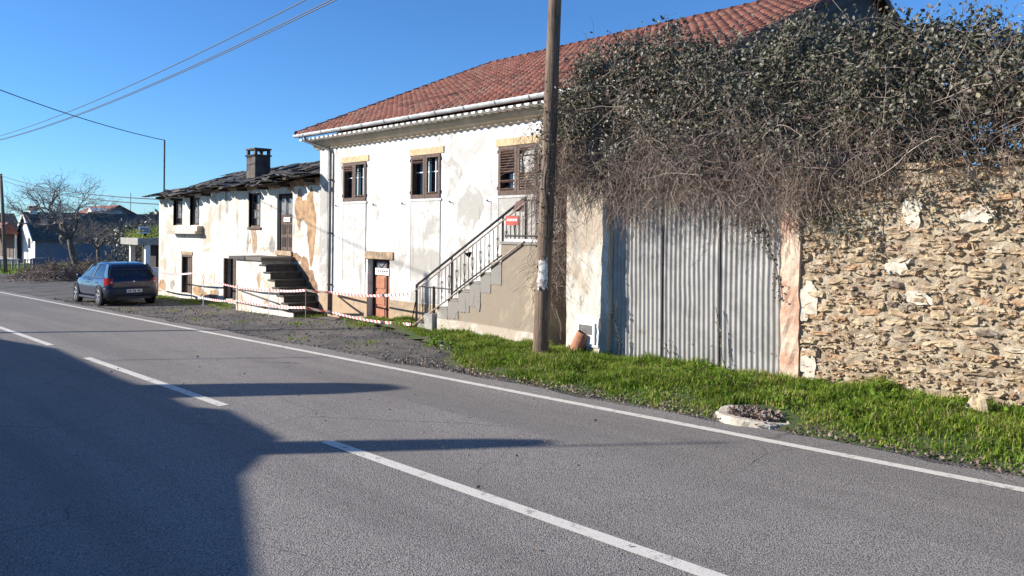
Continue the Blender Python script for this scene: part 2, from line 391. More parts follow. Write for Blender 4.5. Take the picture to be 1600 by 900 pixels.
# ================================================================== the setting
XS = [-1500, -700, -350, -200, -125, -90, -60, -45, -35, -28, -22, -17, -13, -10, -7, -4, 0, 6, 15, 40, 200, 900]
def sheet(name, y0f, y1f, dz, mat, xs=XS, ny=1):
    b = MB(); rows = []
    for x in xs:
        y0 = y0f(x) if callable(y0f) else y0f; y1 = y1f(x) if callable(y1f) else y1f
        rows.append([(x, y0 + (y1 - y0) * j / ny, gz(x) + dz) for j in range(ny + 1)])
    b.grid(rows); o = b.build(name, mat); return kind(o, 'structure')
sheet('ground', -900, 1500, -0.02, M['field'], ny=4)
fine = [-125 + 5 * i for i in range(16)] + [-50 + 0.35 * i for i in range(260)]
rs = random.Random(3)
_ed = {}
def road_edge(x):
    k = round(x, 3)
    if k not in _ed: _ed[k] = 7.66 + rs.uniform(-0.05, 0.05) + 0.05 * math.sin(x * 1.3) + 0.04 * math.sin(x * 3.1)
    return _ed[k]
sheet('gravel_shoulder', 7.2, lambda x: 12.2 if x > -36 else 17.0, -0.012, M['gravel'], fine)
sheet('road', 0.85, road_edge, 0.0, M['asphalt'], fine)
# edge line and centre dashes
b = MB(); xs = fine
b.grid([[(x, 7.19, gz(x) + 0.005), (x, 7.315, gz(x) + 0.005)] for x in xs]); o = b.build('edge_line', M['line']); kind(o, 'structure')
def dash(x0, x1):
    b = MB(); n = 12
    b.grid([[(x0 + (x1 - x0) * i / n, 4.015, gz(x0 + (x1 - x0) * i / n) + 0.005), (x0 + (x1 - x0) * i / n, 4.145, gz(x0 + (x1 - x0) * i / n) + 0.005)] for i in range(n + 1)])
    kind(b.build('centre_dash', M['line']), 'structure')
x = -6.95 + 5.83
for i in range(10):
    dash(x - 5.83, x); x -= 8.3
dash(1.35, 7.2)
# pavement on the near side with its kerb
b = MB()
b.grid([[(x, 0.62, gz(x) + 0.13), (x, -3.0, gz(x) + 0.135)] for x in fine]); kind(b.build('pavement', M['concrete']), 'structure')
b = MB()
b.grid([[(x, 0.86, gz(x) - 0.02), (x, 0.85, gz(x) + 0.115), (x, 0.82, gz(x) + 0.14), (x, 0.62, gz(x) + 0.138), (x, 0.62, gz(x) - 0.02)] for x in fine]); kind(b.build('kerb', M['concrete']), 'structure')

# turf strip under the verge grass: bumpy, rising towards the walls
def in_poly(x, y, poly):
    c = False; j = len(poly) - 1
    for i in range(len(poly)):
        xi, yi = poly[i]; xj, yj = poly[j]
        if (yi > y) != (yj > y) and x < (xj - xi) * (y - yi) / (yj - yi) + xi: c = not c
        j = i
    return c
GR = [(-17.2, 11.2), (-15.9, 10.75), (-14.2, 10.2), (-12.8, 9.75), (-11.6, 9.3), (-10.6, 8.85), (-10.2, 8.35), (-9.4, 8.0), (-8.0, 7.85), (-6.0, 7.75), (-3.0, 7.78), (0.0, 7.75), (6.0, 7.75), (6.0, 10.05), (-5.0, 10.05), (-8.9, 10.0), (-10.2, 10.3), (-13.9, 10.3), (-14.0, 11.3), (-17.0, 11.34)]
def bank(x, y):                  # height of the verge above the street plane
    e = max(0.0, min(1.0, (y - 7.75) / 1.1)); e = e * e * (3 - 2 * e)
    return 0.015 + 0.12 * e + 0.03 * math.sin(x * 2.3 + y) * e + 0.02 * math.sin(x * 5.1 - y * 3) * e
b = MB(); nx, ny = 150, 24; rows = []
vid = {}; vs = []; fs = []
for i in range(nx + 1):
    for j in range(ny + 1):
        X = -18.0 + 24.0 * i / nx; Y = 7.7 + 3.68 * j / ny
        vid[i, j] = len(vs); vs.append((X, Y, gz(X) + bank(X, Y) - (0.0 if in_poly(X, Y, GR) else 0.06)))
for i in range(nx):
    for j in range(ny):
        X = -18.0 + 24.0 * (i + .5) / nx; Y = 7.7 + 3.68 * (j + .5) / ny
        if any(in_poly(X + dx, Y + dy, GR) for dx in (-.12, .12) for dy in (-.1, .1)): fs.append((vid[i, j], vid[i + 1, j], vid[i + 1, j + 1], vid[i, j + 1]))
b.add(vs, fs); kind(b.build('grass_verge', M['soil'], smooth=True), 'structure')

# ================================================================== building helpers
def wall_front(x0, x1, z0, z1, Y, thick, holes, mat, name, parent):   # front wall facing -Y with real openings
    b = MB(); xs = sorted({x0, x1} | {h[0] for h in holes} | {h[1] for h in holes}); zs = sorted({z0, z1} | {h[2] for h in holes} | {h[3] for h in holes})
    xs = [x for x in xs if x0 <= x <= x1]; zs = [z for z in zs if z0 <= z <= z1]
    for i in range(len(xs) - 1):
        for j in range(len(zs) - 1):
            cx = (xs[i] + xs[i + 1]) / 2; cz = (zs[j] + zs[j + 1]) / 2
            if any(h[0] < cx < h[1] and h[2] < cz < h[3] for h in holes): continue
            b.quad((xs[i], Y, zs[j]), (xs[i + 1], Y, zs[j]), (xs[i + 1], Y, zs[j + 1]), (xs[i], Y, zs[j + 1]))
    for hx0, hx1, hz0, hz1 in holes:
        Z = Y + thick
        b.quad((hx0, Y, hz0), (hx0, Z, hz0), (hx0, Z, hz1), (hx0, Y, hz1)); b.quad((hx1, Z, hz0), (hx1, Y, hz0), (hx1, Y, hz1), (hx1, Z, hz1))
        b.quad((hx0, Y, hz1), (hx0, Z, hz1), (hx1, Z, hz1), (hx1, Y, hz1)); b.quad((hx0, Z, hz0), (hx0, Y, hz0), (hx1, Y, hz0), (hx1, Z, hz0))
    return b.build(name, mat, parent)
def boxpart(name, mat, parent, x0, x1, y0, y1, z0, z1, bevel=0.0):
    b = MB(); b.box(x0, x1, y0, y1, z0, z1); return b.build(name, mat, parent, bevel=bevel)
def blob(seed, cx, cz, rx, rz, n=26, rough=0.28):      # ragged outline in the xz plane
    r = random.Random(seed); pts = []; ph = [r.uniform(0, 6.28) for _ in range(5)]
    for i in range(n):
        a = 2 * math.pi * i / n; k = 1 + rough * sum(math.sin((q + 2) * a + ph[q]) / (q + 1.5) for q in range(5)) + r.uniform(-.06, .06)
        pts.append((cx + rx * k * math.cos(a), cz + rz * k * math.sin(a)))
    return pts
def patch(name, mat, parent, seed, cx, cz, rx, rz, Y, t=0.004):
    b = MB(); pts = blob(seed, cx, cz, rx, rz); b.prism([(x, Y + 0.002, z) for x, z in pts], (0, -t - 0.002, 0)); return b.build(name, mat, parent)
VINE_TOP = [(-10.0, 3.2), (-9.55, 4.2), (-9.3, 4.75), (-8.6, 5.15), (-7.6, 5.2), (-6.9, 5.15), (-6.2, 4.85), (-5.8, 4.72), (-5.0, 4.95), (-4.25, 4.75), (-3.3, 4.55), (-2.9, 4.6), (-2.3, 4.25), (0.0, 4.2), (3.0, 4.0)]
def lerp_tab(tab, x):
    if x <= tab[0][0]: return tab[0][1]
    for (a, u), (c, w) in zip(tab, tab[1:]):
        if x <= c: return u + (w - u) * (x - a) / (c - a)
    return tab[-1][1]
def vine_hides(p):                # does the bramble stand before this point
    t = 10.2 / p.y; X = p.x * t; Z = CAMZ + (p.z - CAMZ) * t
    return X > -9.7 and Z < lerp_tab(VINE_TOP, X) - 0.1

# ================================================================== the tiled white house
YF = 11.375; HX0, HX1 = -19.85, -7.25; EZ = 4.52
house = thing('white_house', 'two-storey whitewashed house with red tiled gable roof and peeling plaster', 'house', (-13.5, YF, -0.4))
WX = [(at(538, 280, YF).x, at(573, 280, YF).x), (at(644, 280, YF).x, at(689, 280, YF).x), (at(781, 270, YF).x, at(840, 270, YF).x)]
WZ0, WZ1 = 2.80, 3.83
DX0, DX1 = at(575, 450, YF).x, at(610, 450, YF).x; DZ0, DZ1 = -0.46, 1.25
ED0, ED1 = at(862, 300, YF).x, at(862, 300, YF).x + 0.95
holes = [(a, c, WZ0, WZ1) for a, c in WX] + [(DX0, DX1, DZ0, DZ1), (ED0, ED1, 1.83, 3.83)]
wall_front(HX0, HX1, -0.75, 4.62, YF, 0.30, holes, M['white_wall'], 'wall', house)
RY, RZ = 18.3, 7.9                # ridge
BY = 25.4                         # back wall
b = MB()
for X in (HX0, HX1):
    b.poly([(X, YF, -0.75), (X, BY, -0.75), (X, BY, 4.62), (X, RY, RZ - 0.2), (X, YF, 4.62)] if X == HX1 else [(X, YF, -0.75), (X, YF, 4.62), (X, RY, RZ - 0.2), (X, BY, 4.62), (X, BY, -0.75)])
b.quad((HX1, BY, -0.75), (HX0, BY, -0.75), (HX0, BY, 4.62), (HX1, BY, 4.62))
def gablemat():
    t = NT('shade_toned_gable_render'); c = t.mix(t.ramp(t.noise(0.8, 5), 0.4, 0.65), (0.105, 0.088, 0.085), (0.065, 0.055, 0.055)); t.bump(t.noise(20, 5), 0.4, 0.01); return t.done(c, 0.95)  # the gable's shade is put into its colour; the front stays whitewashed
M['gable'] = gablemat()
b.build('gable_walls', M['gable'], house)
b = MB(); b.box(HX0 + 0.3, HX1 - 0.3, YF + 1.6, YF + 1.65, -0.7, 4.4); b.build('inner_wall', M['black'], house)
b = MB(); b.box(HX0 + 0.05, HX1 - 0.05, YF + 0.32, BY - 0.1, 1.55, 1.75); b.build('inner_floor', M['black'], house)
# painted plinth, interrupted by the door
for x0, x1 in ((HX0 - 0.01, DX0 - 0.003), (DX1 + 0.003, HX1 + 0.01)):
    boxpart('plinth', M['plinth'], house, x0, x1, YF - 0.018, YF + 0.05, -0.74, 0.26 if x0 < DX0 - 1 else 0.235)
# corner strip
boxpart('corner_pilaster', M['apron'], house, HX0 - 0.012, HX0 + 0.42, YF - 0.012, YF + 0.05, 0.262, 4.40)
# cornice
b = MB(); prof = [(0.0, 4.30), (0.05, 4.31), (0.09, 4.36), (0.16, 4.40), (0.20, 4.46), (0.20, 4.56), (0.0, 4.56)]
b.prism([(HX0 - 0.18, YF - 0.001 - d, z) for d, z in prof], (HX1 - HX0 + 0.36, 0, 0)); b.build('cornice', M['cornice'], house)
# roof deck
SL = (RZ - 4.70) / (RY - 10.83); OV0, OV1 = HX0 - 0.42, HX1 + 0.25
def rz(y): return 4.70 + SL * (y - 10.83) if y <= RY else RZ - SL * (y - RY)
roof = None
b = MB(); pr = [(10.88, rz(10.88) - 0.04), (RY, RZ - 0.04), (BY + 0.4, rz(BY + 0.4) - 0.04), (BY + 0.4, rz(BY + 0.4) - 0.12), (RY, RZ - 0.13), (10.88, rz(10.88) - 0.10)]
b.prism([(OV0 + 0.03, y, z) for y, z in pr], (OV1 - OV0 - 0.06, 0, 0)); roof = b.build('roof', M['far_tile'], house)
# interlocking tiles: one mesh, shared by the nearest three hundred; the rest of the field is one part
TW, TL = 0.235, 0.36; ang = math.atan(SL); nrow = int(math.hypot(RY - 10.83, RZ - 4.70) / TL); ncol = int((OV1 - OV0) / TW)
def tile_verts(dx=0.0):
    prof = [(0.0, 0.012), (0.03, 0.004), (0.085, 0.004), (0.115, 0.02), (0.14, 0.048), (0.175, 0.06), (0.21, 0.048), (0.24, 0.012)]
    rows = [[(x, y, z + dz) for x, z in prof] for y, dz in ((0.0, 0.010), (0.0, 0.044), (TL * 0.5, 0.026), (TL + 0.03, 0.0))]
    rows[0] = [(x, 0.012, max(0.0, z - 0.012)) for x, z in prof]
    return rows
tb = MB(); tb.grid(tile_verts()); tile_me = tb.mesh('roof_tile', M['tile'], True)
cands = []; cr, sr = math.cos(ang), math.sin(ang); rt = random.Random(7)
ncol = math.ceil((OV1 - OV0) / TW)
TWf = (OV1 - OV0) / ncol
for i in range(ncol):
    for j in range(nrow):
        p = Vector((OV0 + i * TWf, 10.83 + j * TL * cr, 4.70 + j * TL * sr))
        vis = not vine_hides(p)
        cands.append(((p - cam.location).length + (0 if vis else 100), i, j, p, rt.uniform(-0.012, 0.012), rt.uniform(-.03, .03), rt.uniform(0, 0.012)))
cands.sort(key=lambda c: c[0])
field_b = MB()
for n, (d, i, j, p, jx, jr, jz) in enumerate(cands):
    Mx = Matrix.Translation(p + Vector((jx, 0, jz))) @ Matrix.Rotation(ang, 4, 'X') @ Matrix.Rotation(jr, 4, 'Z')
    if n < 300: part_from_mesh('roof_tile', tile_me, roof, Mx)
    else:
        t = rt.random(); field_b.cur = (t, t, t)
        rows = [[Mx @ Vector(q) for q in r] for r in tile_verts()]; field_b.grid(rows)
kind(field_b.build('roof_tile_field', M['tile_s'], roof, smooth=True), 'stuff')
# ridge and verge tiles (half-round)
def half_round(L, r=0.12):
    b = MB(); b.grid([[(x, (r * k) * math.cos(a), (r * k) * math.sin(a)) for a in [math.pi * q / 8 for q in range(9)]] for x, k in ((0, 1.08), (0.05, 1.08), (0.051, 0.98), (L, 0.92))]); return b.mesh('ridge_tile', M['tile'], True)
rme = half_round(0.42)
x = OV0
while x < OV1 - 0.2:
    part_from_mesh('ridge_tile', rme, roof, Matrix.Translation((x, RY, RZ + 0.0))); x += 0.38
for X in (OV0 + 0.02, OV1 - 0.05):
    L = math.hypot(RY - 10.83, RZ - 4.7); k = 0.0
    while k < L - 0.2:
        part_from_mesh('verge_tile', rme, roof, Matrix.Translation((X, 10.83 + k * cr, 4.70 + k * sr)) @ Matrix.Rotation(R(90), 4, 'Z') @ Matrix.Rotation(-ang, 4, 'Y')); k += 0.38
# barge board on the near gable
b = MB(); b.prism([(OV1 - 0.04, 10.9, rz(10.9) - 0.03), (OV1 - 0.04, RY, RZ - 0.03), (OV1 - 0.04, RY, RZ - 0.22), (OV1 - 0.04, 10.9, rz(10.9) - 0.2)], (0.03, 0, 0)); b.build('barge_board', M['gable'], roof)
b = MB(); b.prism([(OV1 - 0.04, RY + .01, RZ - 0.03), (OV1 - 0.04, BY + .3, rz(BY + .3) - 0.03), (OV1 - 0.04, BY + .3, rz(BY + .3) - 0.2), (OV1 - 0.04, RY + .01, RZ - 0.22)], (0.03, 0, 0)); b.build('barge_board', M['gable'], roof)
# soffit tiles: the white rounded ends under the gutter
b = MB(); b.grid([[(0.075 * math.cos(a), y, -0.055 * math.sin(a)) for a in [math.pi * q / 6 for q in range(7)]] for y in (0.0, 0.3)]); b.poly([(0.075 * math.cos(a), 0.0, -0.055 * math.sin(a)) for a in [math.pi * q / 6 for q in range(7)]])
eme = b.mesh('eave_tile', M['white'])
for i in range(int((OV1 - OV0 - 0.1) / 0.235)):
    part_from_mesh('eave_tile', eme, roof, Matrix.Translation((OV0 + 0.16 + i * 0.235, 10.87, 4.583)))
boxpart('soffit_board', M['gutter'], roof, OV0 + 0.04, OV1 - 0.06, 10.99, YF - 0.01, 4.585, 4.612)
# gutter
b = MB(); GY, GZ = 10.80, 4.70; rows = []
for X in (OV0 - 0.05, OV1 + 0.02):
    rows.append([(X, GY + 0.068 * math.cos(a), GZ + 0.075 * math.sin(a)) for a in [math.pi + math.pi * q / 10 for q in range(11)]] + [(X, GY + 0.062 * math.cos(a), GZ + 0.008 + 0.068 * math.sin(a)) for a in [math.pi + math.pi * q / 10 for q in range(11)]][::-1])
b.grid(rows, closed=True); b.poly(rows[0][:11]); gut = b.build('gutter', M['gutter'], house, smooth=False)
for i in range(13):
    X = OV0 + 0.5 + i * 1.0; b = MB()
    b.grid([[(x, GY + 0.074 * math.cos(a), GZ + 0.081 * math.sin(a)) for a in [math.pi + math.pi * q / 8 for q in range(9)]] for x in (X, X + 0.03)]); b.build('gutter_bracket', M['pipe'], gut)
# drainpipe with its swan neck
px = at(519, 400, YF).x; b = MB()
b.tube([(px - 0.55, GY, GZ - 0.07), (px - 0.55, GY + 0.02, GZ - 0.2), (px - 0.06, YF - 0.09, GZ - 0.42), (px, YF - 0.07, GZ - 0.52), (px, YF - 0.07, 2.0), (px, YF - 0.07, -0.35)], 0.042, 10)
dp = b.build('drainpipe', M['pipe'], house, smooth=True)
for z in (3.4, 1.9, 0.45): boxpart('pipe_clip', M['dark_metal'], dp, px - 0.055, px + 0.055, YF - 0.115, YF - 0.002, z, z + 0.03)
# ------------------------------------------------ shuttered windows
def shutter_window(x0, x1, spec, label):
    w = MB(); t = 0.045; y0 = YF + 0.05
    for bx in ((x0, x0 + t, WZ0, WZ1), (x1 - t, x1, WZ0, WZ1), (x0 + t, x1 - t, WZ1 - t, WZ1), (x0 + t, x1 - t, WZ0, WZ0 + t)): w.box(bx[0], bx[1], y0, y0 + 0.10, bx[2], bx[3])
    win = w.build('window', M['shutter'], house); win['label'] = label
    g = MB(); g.box(x0 + t, x1 - t, y0 + 0.075, y0 + 0.08, WZ0 + t, WZ1 - t); g.build('pane', M['glass'], win)
    g = MB(); xm = (x0 + x1) / 2
    for X in (xm - 0.02, x0 + 0.30 * (x1 - x0), x0 + 0.72 * (x1 - x0)): g.box(X - 0.012, X + 0.014, y0 + 0.06, y0 + 0.074, WZ0 + t, WZ1 - t)
    g.box(x0 + t, x1 - t, y0 + 0.062, y0 + 0.073, WZ0 + 0.62, WZ0 + 0.645); g.build('sash', M['white'], win)
    for s, zones in zip((0, 1), spec):
        a = x0 - 0.01 if s == 0 else xm + 0.004; c = xm - 0.004 if s == 0 else x1 + 0.01; z0 = WZ0 - 0.02; z1 = WZ1 + 0.0; st = 0.075; yy = YF - 0.03
        l = MB()
        for bx in ((a, a + st, z0, z1), (c - st, c, z0, z1), (a + st, c - st, z0, z0 + 0.10), (a + st, c - st, z1 - 0.07, z1)): l.box(bx[0], bx[1], yy, yy + 0.04, bx[2], bx[3])
        leaf = l.build('shutter_leaf', M['shutter'], win, bevel=0.004)
        for u0, u1 in zones:
            za = z0 + 0.10 + u0 * (z1 - z0 - 0.17); zb = z0 + 0.10 + u1 * (z1 - z0 - 0.17); n = max(1, int((zb - za) / 0.052)); rr = random.Random(int(a * 100) + int(u0 * 10))
            for k in range(n):
                zc = za + (k + 0.5) * (zb - za) / n; dz = rr.uniform(-0.008, 0.008)
                Mx = Matrix.Translation(((a + c) / 2, yy + 0.02, zc)) @ Matrix.Rotation(R(-35 + rr.uniform(-12, 12)), 4, 'X') @ Matrix.Rotation(rr.uniform(-.03, .03), 4, 'Y')
                q = MB(); hw = (c - a) / 2 - st; q.box(-hw, hw, -0.03, 0.03, -0.006, 0.006, M=Mx); o = q.build('louvre_slat', M['slat'], win)
        for hz in (z0 + 0.12, z1 - 0.14):
            hx = a - 0.02 if s == 0 else c; boxpart('hinge', M['dark_metal'], win, hx, hx + 0.022, yy - 0.01, yy + 0.06, hz, hz + 0.07)
    boxpart('window_lintel', M['lintel'], house, x0 - 0.10, x1 + 0.13, YF - 0.025, YF + 0.06, WZ1 + 0.012, WZ1 + 0.175, 0.006)
    boxpart('window_sill', M['white_wall'], house, x0 - 0.05, x1 + 0.06, YF - 0.03, YF + 0.03, WZ0 - 0.075, WZ0 - 0.022)
    boxpart('apron_panel', M['apron'], house, x0 + 0.0, x1 + 0.0, YF - 0.012, YF + 0.02, 0.268, WZ0 - 0.08)
    boxpart('apron_edge', M['concrete'], house, x0 - 0.018, x0 - 0.003, YF - 0.016, YF + 0.02, 0.6 if x0 < -17 else 0.75, WZ0 - 0.08)
    boxpart('apron_edge', M['concrete'], house, x1 + 0.003, x1 + 0.018, YF - 0.016, YF + 0.02, 0.9, WZ0 - 0.08)
shutter_window(*WX[0], [[(0.80, 1.0)], [(0.0, 0.08)]], 'brown shuttered window with most slats missing, beside the drainpipe')
shutter_window(*WX[1], [[(0.86, 1.0)], [(0.0, 0.06)]], 'brown shuttered window with open leaves above the stair foot')
shutter_window(*WX[2], [[(0.42, 1.0), (0.2, 0.26), (0.0, 0.06)], [(0.78, 0.84), (0.9, 1.0), (0.0, 0.42)]], 'brown shuttered window with broken slats beside the stair landing')
# shutter stays on the wall
for i, (a, c) in enumerate(WX):
    for X in (a - 0.36, c + 0.38):
        b = MB(); b.tube([(X, YF + 0.01, WZ0 - 0.12), (X, YF - 0.05, WZ0 - 0.12), (X + 0.05, YF - 0.06, WZ0 - 0.10), (X + 0.07, YF - 0.06, WZ0 - 0.16)], 0.010, 5); b.build('shutter_stay', M['dark_metal'], house)
# ------------------------------------------------ cellar door
boxpart('door_lintel', M['lintel_old'], house, DX0 - 0.10, DX1 + 0.16, YF - 0.04, YF + 0.1, DZ1 + 0.004, DZ1 + 0.20, 0.008)
yy = YF + 0.16; f = MB()
for bx in ((DX0, DX0 + 0.06, DZ0, DZ1), (DX1 - 0.05, DX1, DZ0, DZ1), (DX0 + 0.06, DX1 - 0.05, DZ1 - 0.05, DZ1)): f.box(bx[0] + 0.002, bx[1] - 0.002, yy, yy + 0.09, bx[2] + 0.002, bx[3] - 0.002)
door = f.build('door', M['door_dark'], house)
x0 = DX0 + 0.07; xm = DX0 + 0.64; x1 = DX1 - 0.06
for a, c in ((x0, xm - 0.03), (xm + 0.03, x1)):
    l = MB(); l.box(a, c, yy + 0.03, yy + 0.07, DZ0 + 0.01, DZ1 - 0.42); leaf = l.build('door_leaf', M['door_orange'], door, bevel=0.004)
    for z0, z1 in ((DZ0 + 0.08, DZ0 + 0.42), (DZ0 + 0.50, DZ0 + 0.86), (DZ0 + 0.93, DZ0 + 1.23)):
        boxpart('door_panel', M['door_orange'], door, a + 0.07 if c - a > 0.3 else a + 0.04, c - 0.07 if c - a > 0.3 else c - 0.04, yy + 0.012, yy + 0.035, z0, z1, 0.01)
    boxpart('glazing', M['pale_glass'], door, a + 0.03, c - 0.03, yy + 0.04, yy + 0.046, DZ1 - 0.39, DZ1 - 0.07)
    b = MB(); b.tube([(a + 0.03, yy + 0.035, DZ1 - 0.07), ((a + c) / 2, yy + 0.03, DZ1 - 0.24), (c - 0.03, yy + 0.035, DZ1 - 0.07)], 0.009, 5); b.build('grille_bar', M['dark_metal'], door)
boxpart('meeting_post', M['door_dark'], door, xm - 0.025, xm + 0.025, yy + 0.0, yy + 0.08, DZ0 + 0.005, DZ1 - 0.055)
boxpart('transom_rail', M['door_orange'], door, x0, xm - 0.03, yy + 0.02, yy + 0.075, DZ1 - 0.42, DZ1 - 0.385)
def notice(name, label, P0, P1, Y, lines, mat='paper', ink='ink', tilt=0.0, group=None):
    b = MB(); x0, z0 = P0; x1, z1 = P1; b.box(x0, x1, Y - 0.004, Y, z0, z1)
    o = b.build(name, M[mat]); tag(o, label, 'sign', group); rr = random.Random(int(x0 * 77)); h = (z1 - z0) / (lines + 1.4)
    for i in range(lines):
        q = MB(); zc = z1 - h * (i + 1.05); X = x0 + 0.1 * (x1 - x0)
        while X < x1 - 0.12 * (x1 - x0):
            w = rr.uniform(0.05, 0.13) * (x1 - x0); q.box(X, min(X + w, x1 - 0.06 * (x1 - x0)), Y - 0.006, Y - 0.0045, zc - h * 0.28, zc + h * 0.28); X += w + 0.05 * (x1 - x0)
        q.build('print_line', M[ink], o)
    return o
notice('paper_notice', 'small white printed notice taped over the glazing of the orange cellar door', (x0 + 0.05, DZ1 - 0.42), (xm + 0.12, DZ1 - 0.24), yy - 0.001, 1)
# door up on the landing, mostly behind the bramble
f = MB(); f.box(ED0 + 0.01, ED1 - 0.01, YF + 0.12, YF + 0.17, 1.84, 3.82); d2 = f.build('entrance_door', M['shutter'], house)
for z0, z1 in ((1.95, 2.6), (2.7, 3.6)): boxpart('door_panel', M['slat'], d2, ED0 + 0.12, ED1 - 0.12, YF + 0.10, YF + 0.125, z0, z1, 0.01)
boxpart('entrance_lintel', M['lintel'], house, ED0 - 0.1, ED1 + 0.1, YF - 0.025, YF + 0.06, 3.842, 4.0)
# flaked patches where the whitewash has come off
for s, cx, cz, rx, rz_ in ((1, -16.0, 1.5, 0.36, 0.55), (2, -13.3, 2.3, 0.42, 0.75), (3, -11.0, 2.4, 0.50, 0.62), (4, -14.0, 3.3, 0.34, 0.5), (5, -11.15, 3.35, 0.4, 0.45), (6, -17.0, 3.0, 0.25, 0.6), (8, -13.35, 1.15, 0.22, 0.5)):
    patch('flaked_plaster', M['apron'], house, s, cx, cz, rx, rz_, YF, 0.003)

# ================================================================== masonry stair
SY = 10.30; stair = thing('stone_staircase', 'rendered masonry staircase climbing along the white house to a landing', 'staircase', (-12.0, SY, -0.3))
LX = -11.02; LR = at(857, 420, SY).x; LZ = 1.81
sx = [-13.72, -13.36, -13.02, -12.67, -12.33, -11.98, -11.64, -11.33]; n = len(sx); sz = [-0.04, 0.15, 0.37, 0.57, 0.78, 0.97, 1.17, 1.40]
prof = [(sx[0], -0.6)]
for i in range(n):
    nx_ = sx[i + 1] if i < n - 1 else LX
    prof += [(sx[i], sz[i] - 0.04), (nx_, sz[i] - 0.04)]
prof += [(LX, LZ - 0.06), (LR, LZ - 0.06), (LR, -0.6)]
b = MB(); b.prism([(x, SY, z) for x, z in prof], (0, YF - SY - 0.02, 0)); b.build('stair_mass', M['stair_wall'], stair)
for i in range(n):
    nx_ = sx[i + 1] if i < n - 1 else LX
    boxpart('step', M['stair_flake'], stair, sx[i] - 0.025, nx_ + 0.0, SY - 0.02, YF - 0.025, sz[i] - 0.038, sz[i], 0.008)
    boxpart('step_cheek', M['stair_flake'], stair, sx[i] + 0.002, nx_ - 0.002, SY - 0.012, SY + 0.05, max(-0.5, sz[i] - 0.40 - 0.05 * (i % 3)), sz[i] - 0.041)
boxpart('landing_slab', M['stair_flake'], stair, LX - 0.03, LR + 0.03, SY - 0.03, YF - 0.025, LZ - 0.058, LZ, 0.008)
b = MB(); b.prism([(-13.0, SY - 0.03, -0.6), (LR, SY - 0.03, -0.6), (LR, SY - 0.03, 0.10), (-12.0, SY - 0.03, 0.14), (-13.0, SY - 0.03, 0.13)], (0, 0.06, 0)); b.build('stair_base', M['pier_wall'], stair)
b = MB(); b.prism([(-13.38, SY - 0.10, -0.5), (-13.08, SY - 0.10, -0.5), (-13.08, SY - 0.10, 0.20), (-13.11, SY - 0.10, 0.22), (-13.35, SY - 0.10, 0.215), (-13.38, SY - 0.10, 0.18)], (0, 0.34, 0)); b.build('newel_block', M['concrete'], stair, bevel=0.02)
for s, cx, cz, rx, rz_ in ((21, -12.2, 0.45, 0.12, 0.16), (22, -12.45, 0.30, 0.10, 0.12), (23, -11.9, 0.62, 0.09, 0.1), (24, -12.75, 0.22, 0.1, 0.1), (25, -11.7, 0.5, 0.06, 0.12)):
    patch('plaster_flake', M['stair_flake'], stair, s, cx, cz, rx, rz_, SY - 0.012, 0.004)
# ------------------------------------------------ iron railing
rail = thing('stair_railing', 'dark iron railing with scrolled balusters rising along the masonry staircase', 'railing', (-13.8, SY, 0.0))
RYl = SY + 0.05
def rp(x, z, y=RYl): return Vector((x, y, z))
a0 = rp(-13.84, 0.79); a1 = rp(-10.42, 2.66)
def hz(x): return a0.z + (a1.z - a0.z) * (x - a0.x) / (a1.x - a0.x)
b = MB(); b.tube([a0, a1], 0.026, 8); b.build('handrail', M['dark_metal'], rail, smooth=True)
b = MB(); b.tube([rp(-13.84, hz(-13.84) - 0.13, RYl - 0.05), rp(-10.36, hz(-10.36) - 0.13, RYl - 0.05)], 0.016, 6); b.build('upper_rail', M['pale_rail'], rail)
b = MB(); b.tube([rp(-13.84, -0.10, RYl - 0.09), rp(-10.36, 1.82, RYl - 0.09)], 0.018, 6); b.build('lower_rail', M['pale_rail'], rail)
def lz(x): return -0.10 + 1.92 * (x + 13.84) / 3.48
b = MB(); b.tube([rp(-12.62, lz(-12.62) + 0.11), rp(-11.05, lz(-11.05) + 0.11)], 0.016, 6); b.build('bottom_rail', M['dark_metal'], rail)
for x, z0, z1, r in ((-13.84, -0.35, 0.79, 0.03), (-13.22, 0.20, 0.80, 0.034), (-12.62, 0.37, hz(-12.62), 0.02), (-11.05, 1.40, hz(-11.05), 0.02), (-10.42, 1.8, 2.66, 0.022)):
    b = MB(); b.tube([rp(x, z0), rp(x, z1)], r, 6); b.build('post', M['dark_metal'], rail)
nb = 22
for i in range(1, nb):
    x = -13.2 + i * (2.75 / nb); b = MB(); zt = hz(x) - 0.13; zb = lz(x) + (0.02 if x < -12.6 else 0.0)
    b.tube([rp(x, zb), rp(x, zt)], 0.0085, 5)
    if i % 2 == 0:
        for s in (-1, 1):
            zc = (zb + zt) / 2 + 0.02; h = 0.17
            b.tube([rp(x, zc - h), rp(x + s * 0.028, zc - h * 0.3), rp(x + s * 0.048, zc + h * 0.45), rp(x + s * 0.034, zc + h * 0.75), rp(x + s * 0.012, zc + h * 0.6), rp(x + s * 0.022, zc + h * 0.45)], 0.006, 4)
            b.tube([rp(x, zc - h), rp(x + s * 0.026, zc - h - 0.04), rp(x + s * 0.03, zc - h - 0.08), rp(x + s * 0.012, zc - h - 0.07)], 0.006, 4)
    b.build('baluster', M['dark_metal'], rail)
